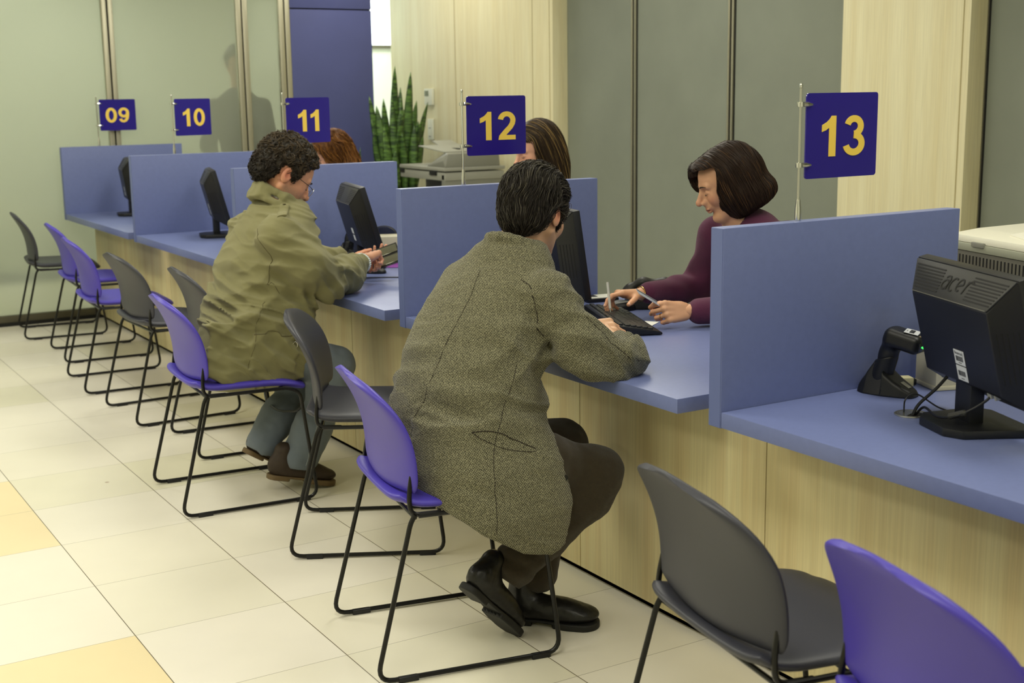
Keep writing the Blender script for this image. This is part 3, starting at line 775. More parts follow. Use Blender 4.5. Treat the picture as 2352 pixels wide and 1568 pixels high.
def skin_cols(V, head=None, R=None, base=(206, 160, 128), stubble=0.0, lips=True, hands=()):
    c = np.tile(np.array(lin(base)), (len(V), 1)); red = np.array(lin((208, 122, 98))); n = vnoise(V * 60)[:, None] * 0.04
    c = c * (1 + n)
    if head is not None:
        q = (V - head) @ R; ay = np.abs(q[:, 1])
        def blob(cx, cy, cz, r): return np.exp(-(((q[:, 0] - cx) ** 2 + (ay - cy) ** 2 + (q[:, 2] - cz) ** 2) / r ** 2))[:, None]
        for (cx, cy, cz, r, k) in ((-0.012, 0.085, -0.002, 0.026, 0.75), (0.118, 0, -0.025, 0.014, 0.45), (0.075, 0.045, -0.022, 0.022, 0.30)):
            w_ = blob(cx, cy, cz, r) * k; c = c * (1 - w_) + red * w_
        if stubble > 0:
            m_ = (np.clip((-0.018 - q[:, 2]) / 0.03, 0, 1) * np.clip((q[:, 0] + 0.012) / 0.02, 0, 1) * np.clip((q[:, 2] + 0.13) / 0.03, 0, 1))[:, None]
            m_ = m_ * (0.75 + 0.25 * vnoise(V * 500)[:, None]) * stubble; c = c * (1 - m_) + np.array(lin((112, 100, 82))) * m_
        if lips:
            m_ = (np.exp(-((q[:, 2] + 0.0575) / 0.0085) ** 4) * np.clip((q[:, 0] - 0.080) / 0.006, 0, 1) * np.exp(-(q[:, 1] / 0.022) ** 4))[:, None] * 0.6
            c = c * (1 - m_) + np.array(lin((168, 92, 82))) * m_
            # nostrils
    return c
M_skin = mat('skin', (206, 160, 128), 0.48, vcol=True, bump=0.12, bscale=500)
MATS['skin'].node_tree.nodes['Principled BSDF'].inputs['Subsurface Weight'].default_value = 0.08
MATS['skin'].node_tree.nodes['Principled BSDF'].inputs['Subsurface Radius'].default_value = (0.01, 0.004, 0.002)
M_nail = mat('nail', (222, 178, 158), 0.3)
M_hair = mat('hair', (40, 34, 28), 0.52, vcol=True, spec=0.3)

def hair(name, t, hf, head, R, roots, dirf, n, steps, step, rad, colf, lift=0.002, curl=0.0, cfreq=60, seed=1, outward=None, clump=0.0):
    """strands that follow a combing direction over the hair volume; one mesh"""
    rng = np.random.RandomState(seed)
    idx = rng.randint(0, len(roots), n); P = roots[idx].copy(); P0 = P.copy(); LIFT = lift * (0.3 + rng.rand(n)); PH = rng.rand(n) * 6.28
    LN = 0.55 + 0.45 * rng.rand(n)
    path = [P.copy()]
    for s in range(steps):
        d0, nn = grad(hf, P, 0.004); q = (P - head) @ R; dl = dirf(q); dw = dl @ R.T
        if curl > 0:
            nz = np.stack([vnoise(P * cfreq + 11 + k * 37) for k in range(3)], -1); dw = dw + curl * nz
        dw = dw - nn * (dw * nn).sum(-1)[:, None]; dw /= np.maximum(length(dw), 1e-6)[:, None]
        P = P + dw * step * LN[:, None]; d0, nn = grad(hf, P, 0.004)
        prof = math.sin(math.pi * min(1, (s + 1) / steps * 0.9)) if outward is None else outward((s + 1) / steps)
        P = P - nn * (d0 - LIFT * prof)[:, None]
        path.append(P.copy())
    path = np.stack(path, 1)                      # n, S+1, 3
    S_ = steps + 1; tg = np.gradient(path, axis=1); tg /= np.maximum(length(tg), 1e-9)[..., None]
    up = rng.randn(n, 1, 3); a = np.cross(tg, np.broadcast_to(up, tg.shape)); a /= np.maximum(length(a), 1e-9)[..., None]; b = np.cross(tg, a)
    prof = (np.linspace(0, 1, S_)); prof = (0.35 + 0.65 * np.sin(np.pi * np.clip(prof * 0.85 + 0.08, 0, 1))) * rad
    prof = prof[None, :, None] * (0.7 + 0.6 * rng.rand(n, 1, 1))
    ring = np.stack([path + prof * (a * math.cos(k * 2.0944) + b * math.sin(k * 2.0944)) for k in range(3)], 2)   # n,S,3,3
    V = ring.reshape(-1, 3); base = (np.arange(n)[:, None, None] * S_ + np.arange(S_ - 1)[None, :, None]) * 3; k = np.arange(3)[None, None, :]
    k2 = (k + 1) % 3; F = np.stack([base + k, base + k2, base + 3 + k2, base + 3 + k], -1).reshape(-1, 4)
    cs = colf(P0, rng.rand(n)); cs = np.repeat(cs, S_ * 3, axis=0)
    return V, F, cs
def join(parts):
    Vs, Fs, Cs, n = [], [], [], 0
    for V, F, c in parts:
        Vs.append(V); Fs.append(F + n); Cs.append(c); n += len(V)
    return np.concatenate(Vs), np.concatenate(Fs), np.concatenate(Cs)

def shoe_local(q, L=0.29):
    """x forward from heel 0..L, y lateral, z up from the ground; returns upper, sole"""
    up = ell(q, (0.055, 0, 0.058), (0.060, 0.037, 0.052))
    up = smin(up, ell(q, (0.140, 0, 0.048), (0.085, 0.042, 0.038)), 0.03)
    up = smin(up, ell(q, (0.215, 0.004, 0.038), (0.066, 0.047, 0.027)), 0.03)
    up = smin(up, cone(q, (0.055, 0, 0.07), (0.05, 0, 0.115), 0.036, 0.036), 0.02)
    up = smax(up, 0.018 - q[:, 2], 0.004)
    x = q[:, 0] / 0.281; w_ = 0.034 + 0.016 * np.clip((x - 0.35) / 0.35, 0, 1) - 0.004 * np.exp(-((x - 0.45) / 0.12) ** 2)
    px = np.clip(q[:, 0], w_, 0.283 - w_)
    so = np.sqrt((q[:, 0] - px) ** 2 + q[:, 1] ** 2) - w_
    zt = 0.020; arch = np.where((q[:, 0] > 0.085) & (q[:, 0] < 0.15), 0.011, 0.0)
    so = smax(so, np.maximum(q[:, 2] - zt, arch - q[:, 2]), 0.004)
    return up, so
def make_shoe(t, name, heel, R, m_up, m_sole, h=0.003):
    """heel: world position of the heel's ground point, R: columns forward,left,up"""
    fu = lambda P: shoe_local((P - heel) @ R)[0] + 0.0007 * vnoise(P * 90)
    fs = lambda P: shoe_local((P - heel) @ R)[1]
    c = heel + R @ A3(0.14, 0, 0.06); V, F = surfnet(fu, c - 0.2, c + 0.2, h); sh = mk(name, rel(V, t), F, m_up, t)
    V, F = surfnet(fs, c - 0.2, c + 0.2, h); s2 = mk('sole', rel(V, t), F, m_sole, sh)
    b = MB()
    return sh
# ================================================================== PEOPLE
def zc_short(x):
    return np.interp(x, [-0.13, -0.085, -0.055, -0.035, -0.022, 0.006, 0.020, 0.032, 0.045, 0.062, 0.080, 0.12], [-0.085, -0.082, -0.055, -0.010, 0.022, 0.024, -0.026, -0.024, 0.012, 0.048, 0.072, 0.085])
def short_hair_f(head, R, thick=0.014, bump=0.003, freq=70, hs=1.0, rec=0.0, front=None):
    def f(P):
        q = (P - head) @ R / hs
        h = ell(q, (-0.014, 0, 0.040), (0.098 + thick, 0.078 + thick * 0.75, 0.092 + thick))
        h = smin(h, ell(q, (-0.060, 0, -0.020), (0.048 + thick * 0.5, 0.056 + thick * 0.4, 0.055)), 0.03)
        h = smin(h, ell(q, (0.045, 0, 0.085), (0.045, 0.055, 0.028 + thick * 0.5)), 0.025)
        h = smax(h, (zc_short(q[:, 0] + rec * (q[:, 2] > -0.01)) - q[:, 2]) * 0.7, 0.010)
        if front is not None: h = smax(h, q[:, 0] - (front + 0.55 * (q[:, 2] - 0.06)), 0.012)
        return h + bump * vnoise(P * freq) + bump * 0.5 * vnoise(P * freq * 2.3)
    return f
def comb_back(q):
    back = np.clip(-(q[:, 0] + 0.01) / 0.08, 0, 1); side = np.clip(np.abs(q[:, 1]) / 0.08, 0, 1); low = np.clip((0.06 - q[:, 2]) / 0.1, 0, 1)
    return np.stack([-1.0 + 0.8 * back, 0.25 * np.sin(q[:, 2] * 60), -0.15 - 1.3 * back - 0.7 * side * low], -1)
M_tweed = cloth_mat('tweed_wool', (164, 160, 128), (44, 42, 30), 78)
M_olive = cloth_mat('olive_cotton', (134, 130, 90), (116, 112, 76), 160, 'plain', 0.75)
M_brown = cloth_mat('dark_brown_wool', (58, 50, 36), (40, 34, 24), 150, 'plain', 0.85)
M_jeans = cloth_mat('blue_denim', (118, 128, 136), (84, 94, 104), 170, 'plain', 0.85)
M_burg = cloth_mat('burgundy_wool', (92, 42, 70), (66, 28, 50), 150, 'plain', 0.85)
M_cream = mat('white_cotton', (226, 228, 224), 0.8)
M_knit = mat('pale_knit', (206, 216, 212), 0.85, bump=0.4, bscale=260)
M_leather = mat('black_leather', (24, 23, 21), 0.34, bump=0.15, bscale=300)
M_suede = mat('brown_leather', (52, 40, 28), 0.62, var=0.1, scale=40, bump=0.2, bscale=300)
M_gum = mat('gum_sole', (104, 86, 56), 0.6)
M_rub = mat('black_rubber', (22, 22, 20), 0.6)
M_dark = cloth_mat('dark_wool', (44, 44, 52), (30, 30, 36), 150, 'plain', 0.85)

def person(loc, label, lo_head, head, R, fskin, base, stub=0.0, hands=(), h_head=0.0026, extra=None):
    """skin of the whole body as one object: head and neck fine, torso coarse, hands fine"""
    t_ = bpy.data.objects.new('tmp', None); t_.location = loc
    parts = []
    V, F = surfnet(fskin, head - 0.19 - A3(0, 0, 0.06), head + 0.19, h_head); parts.append((rel(V, t_), F, skin_cols(V, head, R, base, stub)))
    if extra is not None:
        fx, lo, hi, hh = extra; V, F = surfnet(fx, lo, hi, hh, proj=False); parts.append((rel(V, t_), F, skin_cols(V, None, None, base)))
    for hd in hands:
        V, F = surfnet(hd, hd.lo, hd.hi, 0.0019); c = skin_cols(V, None, None, base)
        red = np.array(lin((208, 126, 104)))
        for (i, a, b, ra, rb) in hd.FG:
            w_ = np.exp(-(length(V - b) / 0.011) ** 2)[:, None] * 0.28; c = c * (1 - w_) + red * w_
        parts.append((rel(V, t_), F, c))
    bpy.data.objects.remove(t_)
    V, F, c = join(parts); o = mk('person', V, F, M_skin, None, loc=loc, cols=c); tag(o, label, 'person')
    for hd in hands:
        nv, nf, n = [], [], 0
        for fi in range(5):
            seg = [x for x in hd.FG if x[0] == fi][-1]; i, a, b, ra, rb = seg; w_, d_, nn_, s_ = hd.frame
            ax = (b - a) / np.linalg.norm(b - a)
            up = -(nn_ - ax * (nn_ @ ax)) if fi < 4 else -(nn_ * 0.35 - s_ * 0.95 + 0 * ax); up = up - ax * (up @ ax); up /= np.linalg.norm(up); sd = np.cross(ax, up)
            cN = b - ax * 0.001; RN = np.stack([ax, sd, up], -1)
            fn = lambda P: smax(ell(P, cN + up * rb * 0.62, (0.0068, rb * 0.74, rb * 0.50), RN), -ell(P, cN - up * 0.002, (0.012, rb * 0.9, rb * 0.9), RN), 0.0006)
            v, f_ = surfnet(lambda P: ell(P, cN + up * rb * 0.60, (0.0065, rb * 0.72, rb * 0.46), RN), cN - 0.02, cN + 0.02, 0.0012)
            if len(v): mk('fingernail', rel(v, o), f_, M_nail, o)
    return o
def eyes(t, head, R, col=(30, 22, 18), closed=True, lid=(206, 160, 128), brow=(40, 32, 24), by=0.033):
    for s in (-1, 1):
        b = MB(); p = [head + R @ A3(x, s * y, z) for x, y, z in ((0.0895, 0.019, -0.0005), (0.0922, 0.026, -0.0035), (0.0920, 0.034, -0.0040), (0.0882, 0.042, -0.002))]
        b.tube([tuple(q) for q in rel(np.array(p), t)], [0.0006, 0.0012, 0.0013, 0.0007], 6); b.build('eyelashes', mat('lash', (32, 26, 22), 0.6), t)
        b = MB(); p = [head + R @ A3(x, s * y, z) for x, y, z in ((0.1000, 0.013, 0.0235), (0.0990, 0.026, 0.0275), (0.0935, 0.039, 0.0275), (0.0850, 0.050, 0.0235))]
        b.tube([tuple(q) for q in rel(np.array(p), t)], [0.0018, 0.0030, 0.0026, 0.001], 6, flat=0.7); b.build('eyebrow', mat('brow_hair', brow, 0.8), t)
def sd_poly(x, z, poly):
    P_ = np.array(poly, float); d = np.full(len(x), 1e9); s = np.ones(len(x)); n = len(P_)
    for i in range(n):
        a = P_[i]; b = P_[i - 1]; e = b - a; wx = x - a[0]; wz = z - a[1]; h = np.clip((wx * e[0] + wz * e[1]) / (e @ e), 0, 1)
        d = np.minimum(d, (wx - e[0] * h) ** 2 + (wz - e[1] * h) ** 2)
        c1 = z >= a[1]; c2 = z < b[1]; c3 = e[0] * wz > e[1] * wx
        flip = (c1 & c2 & c3) | (~c1 & ~c2 & ~c3); s = np.where(flip, -s, s)
    return s * np.sqrt(d)
def blocky(st):  # torso of the body, a little inside the clothes
    return [(z, x, y, a * 0.86, b * 0.88, w_) for z, x, y, a, b, w_ in st[:-1]]

# ------------------------------------------------------------------ man in the tweed jacket
def man_tweed():
    loc = (-0.56, 0.74, 0.0); head = A3(-0.228, 0.80, 1.180); R = rotm(math.radians(26), math.radians(20), math.radians(-3))
    ST = [(0.44, -0.540, 0.730, 0.205, 0.215, 0.0), (0.55, -0.528, 0.735, 0.212, 0.225, 0.0), (0.66, -0.505, 0.735, 0.214, 0.222, 0.06), (0.78, -0.478, 0.750, 0.188, 0.212, 0.16),
          (0.90, -0.430, 0.765, 0.155, 0.202, 0.28), (1.00, -0.370, 0.780, 0.130, 0.185, 0.33), (1.07, -0.330, 0.785, 0.098, 0.140, 0.35), (1.125, -0.312, 0.788, 0.078, 0.085, 0.35)]
    neck = lambda P: chain(P, [((-0.325, 0.785, 1.03), 0.066), ((-0.290, 0.792, 1.09), 0.060), ((-0.262, 0.797, 1.15), 0.056)], 0.03)
    Hr = hand_parts((-0.002, 0.698, 0.792), (0.40, 0.91, 0.10), (-0.70, 0.30, -0.62), -1, 1.04, (62, 66, 70, 74), thumb=(0.45, 0.35, 15), curl2=(70, 74, 76, 78))
    Hl = hand_parts((-0.025, 0.850, 0.812), (0.80, -0.58, 0.06), (0.20, 0.55, -0.80), 1, 1.04, (34, 40, 46, 50), thumb=(0.75, -0.15, 12), curl2=(40, 46, 50, 54))
    fb = lambda P: smin(smin(head_local((P - head) @ R, jaw=1.03), neck(P), 0.03), loft_z(P, blocky(ST)), 0.03)
    def arms(P):
        r = chain(P, [((-0.315, 0.612, 0.965), 0.055), ((-0.268, 0.520, 0.850), 0.044), ((-0.165, 0.476, 0.805), 0.036), ((-0.118, 0.490, 0.798), 0.034), ((-0.002, 0.698, 0.792), 0.026)], 0.02)
        l = chain(P, [((-0.400, 0.920, 0.97), 0.050), ((-0.27, 1.03, 0.90), 0.045), ((-0.13, 1.09, 0.83), 0.040), ((-0.025, 0.850, 0.812), 0.027)], 0.02)
        return np.minimum(r, l)
    fbody = lambda P: smin(smin(loft_z(P, blocky(ST)), neck(P), 0.03), arms(P), 0.03)
    t = person(loc, 'man in a tweed jacket leaning on his elbow, hands clasped, back to the viewer', None, head, R, fb, (206, 162, 126), 0.25, (Hr, Hl), extra=(fbody, (-0.85, 0.40, 0.40), (0.10, 1.25, 1.10), 0.010))
    eyes(t, head, R)
    # jacket
    def coll(P):
        pts = []
        for a in np.linspace(-150, 150, 15):
            c = math.cos(math.radians(a + 180)); s = math.sin(math.radians(a + 180)); yw = math.radians(22)
            x = 0.078 * c; y = 0.076 * s
            pts.append(((-0.300 + x * math.cos(yw) - y * math.sin(yw) + 0.0, 0.790 + x * math.sin(yw) + y * math.cos(yw), 1.098 - 0.42 * x), 0.0135))
        return chain(P, pts, 0.006)
    def sleeves(P):
        r = chain(P, [((-0.312, 0.608, 0.970), 0.080), ((-0.268, 0.515, 0.850), 0.064), ((-0.175, 0.475, 0.805), 0.056)], 0.04)
        r = smin(r, chain(P, [((-0.175, 0.475, 0.802), 0.054), ((-0.122, 0.485, 0.802), 0.052), ((-0.078, 0.580, 0.795), 0.045), ((-0.024, 0.664, 0.790), 0.038)], 0.02), 0.02)
        l = chain(P, [((-0.400, 0.920, 0.975), 0.072), ((-0.27, 1.03, 0.90), 0.070), ((-0.13, 1.095, 0.83), 0.064), ((-0.105, 0.98, 0.818), 0.054), ((-0.070, 0.895, 0.815), 0.044)], 0.04)
        return r, l
    SK = [(0.20, -0.515, 0.735, 0.250, 0.335, 0.0), (0.42, -0.515, 0.735, 0.248, 0.325, 0.0), (0.54, -0.512, 0.735, 0.240, 0.272, 0.0), (0.62, -0.505, 0.735, 0.226, 0.230, 0.04), (0.74, -0.49, 0.745, 0.18, 0.20, 0.1)]
    HEM = [(-0.80, 0.66), (-0.80, 0.55), (-0.735, 0.475), (-0.645, 0.398), (-0.526, 0.325), (-0.44, 0.308), (-0.385, 0.328), (-0.335, 0.42), (-0.26, 0.53), (-0.25, 0.66)]
    def fj(P):
        d = loft_z(P, ST)
        hy = np.interp(P[:, 2], [0.20, 0.42, 0.54, 0.62, 0.72], [0.335, 0.322, 0.278, 0.226, 0.19]); hx = np.interp(P[:, 2], [0.2, 0.55, 0.72], [0.204, 0.202, 0.18])
        qx = np.abs(P[:, 0] + 0.517) - hx + 0.13; qy = np.abs(P[:, 1] - 0.735) - hy + 0.13
        dd = np.sqrt(np.maximum(qx, 0) ** 2 + np.maximum(qy, 0) ** 2) + np.minimum(np.maximum(qx, qy), 0) - 0.13
        sk = smax(sd_poly(P[:, 0], P[:, 2], HEM), smax(np.abs(dd) - 0.009, P[:, 1] - 0.64, 0.01), 0.006)
        d = smin(d, sk, 0.030)
        r, l = sleeves(P)
        d = smin(d, r, 0.020); d = smin(d, l, 0.030)
        d = smin(d, ell(P, (-0.238, 0.476, 0.800), (0.065, 0.045, 0.046)), 0.03)
        d = smin(d, ell(P, (-0.365, 0.615, 0.86), (0.065, 0.060, 0.10)), 0.03)
        d = smin(d, coll(P), 0.012)
        # hollow for the neck
        d = smax(d, -cone(P, (-0.312, 0.788, 1.06), (-0.270, 0.795, 1.20), 0.060, 0.068), 0.006)
        # folds: across the back, at the elbow, under the arm
        u = P @ A3(0.35, 0.15, 1.0); w_ = P @ A3(0.8, -0.6, 0.1)
        n = 1 - 2.2 * np.abs(vnoise(np.stack([u * 16 + 1.6 * vnoise(P * 5), w_ * 4, P[:, 1] * 3], -1)))
        n2 = 1 - 2.2 * np.abs(vnoise(np.stack([u * 30 + 2 * vnoise(P * 7) + 9, w_ * 9, P[:, 1] * 5], -1)))
        d = d - (0.0100 * np.exp(-((P[:, 2] - 0.78) / 0.17) ** 2) + 0.0030) * np.maximum(n, -0.3) - 0.0022 * np.maximum(n2, 0)
        q = P - A3(-0.13, 0.50, 0.815); e = np.exp(-(length(q) / 0.10) ** 2)
        d = d - 0.011 * e * (0.45 - 1.5 * np.abs(np.sin((q @ A3(0.7, -1.0, 0.6)) * 48 + 1.6 * vnoise(P * 9))))
        q = P - A3(-0.27, 0.54, 0.90); e = np.exp(-(length(q) / 0.10) ** 2)
        d = d - 0.012 * e * (0.45 - 1.5 * np.abs(np.sin((q @ A3(0.55, 0.1, 1.0)) * 46 + 1.8 * vnoise(P * 8))))
        q = P - A3(-0.42, 0.60, 0.82); e = np.exp(-(length(q) / 0.12) ** 2)
        d = d - 0.009 * e * (0.45 - 1.5 * np.abs(np.sin((q @ A3(-0.55, 0.1, 1.0)) * 34 + 1.8 * vnoise(P * 6))))
        return d
    V, F = surfnet(fj, (-0.88, 0.36, 0.24), (0.15, 1.20, 1.22), 0.0058)
    jk = mk('jacket', rel(V, t), F, M_tweed, t)
    M_line = mat('jacket_seam', (48, 43, 32), 0.9)
    seam(fj, [(-0.40, 0.62, 1.045), (-0.37, 0.58, 0.99), (-0.37, 0.57, 0.92), (-0.36, 0.60, 0.86), (-0.33, 0.62, 0.82)], 0.0013, 'armhole_seam', M_line, jk if False else t)
    seam(fj, [(-0.63, 0.47, 0.665), (-0.57, 0.47, 0.655), (-0.50, 0.47, 0.625), (-0.44, 0.47, 0.590)], 0.0018, 'pocket_edge', M_line, t)
    seam(fj, [(-0.63, 0.47, 0.665), (-0.60, 0.47, 0.640), (-0.53, 0.47, 0.602), (-0.45, 0.47, 0.580), (-0.44, 0.47, 0.590)], 0.0012, 'pocket_edge', M_line, t)
    seam(fj, [(-0.45, 0.56, 0.80), (-0.52, 0.50, 0.70), (-0.58, 0.45, 0.58), (-0.60, 0.40, 0.48), (-0.61, 0.40, 0.40)], 0.0011, 'side_seam', M_line, t)
    seam(fj, [(-0.27, 0.50, 0.94), (-0.24, 0.46, 0.88), (-0.19, 0.43, 0.83), (-0.13, 0.42, 0.80)], 0.0011, 'sleeve_seam', M_line, t)
    seam(fj, [(-0.46, 0.74, 1.06), (-0.52, 0.70, 0.98), (-0.60, 0.68, 0.86), (-0.66, 0.66, 0.74), (-0.70, 0.66, 0.62)], 0.0010, 'centre_back_seam', M_line, t)
    b = MB(); q = snap(fj, [(-0.352, 0.47, 0.49)])[0]; b.lathe([(0, -0.002), (0.008, -0.002), (0.009, 0), (0.008, 0.002), (0, 0.002)], 14, (0, 0, 0), Matrix.Translation(rel(q, t)) @ Matrix.Rotation(1.4, 4, 'X')); b.build('button', M_rub, t)
    # shirt collar
    pts = []
    for a in np.linspace(-158, 158, 25):
        c = math.cos(math.radians(a + 180)); s = math.sin(math.radians(a + 180)); yw = math.radians(24)
        x = 0.067 * c; y = 0.066 * s; pts.append((-0.298 + x * math.cos(yw) - y * math.sin(yw), 0.791 + x * math.sin(yw) + y * math.cos(yw), 1.096 - 0.35 * x))
    V, F = surfnet(lambda P: smax(chain(P, [(p, 0.014) for p in pts], 0.004), -cone(P, (-0.305, 0.788, 1.06), (-0.275, 0.795, 1.17), 0.0605, 0.0605), 0.002), (-0.42, 0.66, 1.0), (-0.16, 0.92, 1.2), 0.003)
    mk('shirt_collar', rel(V, t), F, M_cream, t)
    # trousers
    def ft(P):
        r = chain(P, [((-0.56, 0.625, 0.53), 0.088), ((-0.36, 0.57, 0.510), 0.080), ((-0.200, 0.535, 0.462), 0.068), ((-0.235, 0.545, 0.40), 0.068), ((-0.35, 0.570, 0.31), 0.064), ((-0.445, 0.595, 0.215), 0.063)], 0.05)
        l = chain(P, [((-0.56, 0.84, 0.53), 0.090), ((-0.34, 0.82, 0.52), 0.083), ((-0.15, 0.79, 0.475), 0.072), ((-0.19, 0.765, 0.40), 0.066), ((-0.26, 0.71, 0.26), 0.060), ((-0.315, 0.67, 0.14), 0.058)], 0.05)
        d = smin(r, l, 0.01); d = smin(d, ell(P, (-0.58, 0.735, 0.53), (0.15, 0.19, 0.075)), 0.05)
        d = d + 0.004 * vnoise(P * A3(22, 14, 14)) + 0.0025 * vnoise(P * 40)
        q = P - A3(-0.46, 0.60, 0.22); d = d + 0.005 * np.exp(-(length(q) / 0.09) ** 2) * np.sin((q @ A3(0.6, 0.1, 1.0)) * 110)
        cut1 = (P - A3(-0.478, 0.600, 0.185)) @ A3(-0.62, 0.05, -0.78); near = length(P - A3(-0.478, 0.60, 0.185)) < 0.16
        d = np.where(near & (P[:, 2] < 0.32) & (P[:, 1] < 0.665), np.maximum(d, cut1), d)
        return np.maximum(d, 0.088 - P[:, 2])
    V, F = surfnet(ft, (-0.78, 0.42, 0.06), (-0.05, 0.96, 0.66), 0.0055); mk('trousers', rel(V, t), F, M_brown, t)
    az = math.radians(-44); Rb = rotm(az, 0, 0); make_shoe(t, 'shoe', A3(-0.402, 0.716, 0.0), Rb, M_leather, M_rub)
    Ra = rotm(math.radians(12), math.radians(46), 0); make_shoe(t, 'shoe', A3(-0.622, 0.575, 0.195), Ra, M_leather, M_rub)
    # hair
    hf = short_hair_f(head, R, 0.019, 0.0022, 60); V, F = surfnet(hf, head - 0.18, head + 0.18, 0.004)
    q = (V - head) @ R; base = np.tile(np.array(lin((30, 27, 22))), (len(V), 1)) * (1 + 0.3 * vnoise(V * 200)[:, None])
    def col(P0, rnd):
        q0 = (P0 - head) @ R; g = np.clip((q0[:, 2] - 0.05) / 0.08, 0, 1) * 0.6 + 0.25
        k = (rnd < 0.30 * g)[:, None]; c = np.where(k, np.array(lin((92, 87, 74))), np.array(lin((38, 33, 27)))); return c * (0.7 + 0.6 * ((rnd * 7) % 1)[:, None])
    S1 = hair('hair', t, hf, head, R, V, comb_back, 5200, 9, 0.0075, 0.00085, col, lift=0.009, curl=0.85, cfreq=30, seed=3)
    Vh, Fh, ch = join([(V, F, base), S1]); mk('hair', rel(Vh, t), Fh, M_hair, t, cols=ch)
    return t
man_tweed()
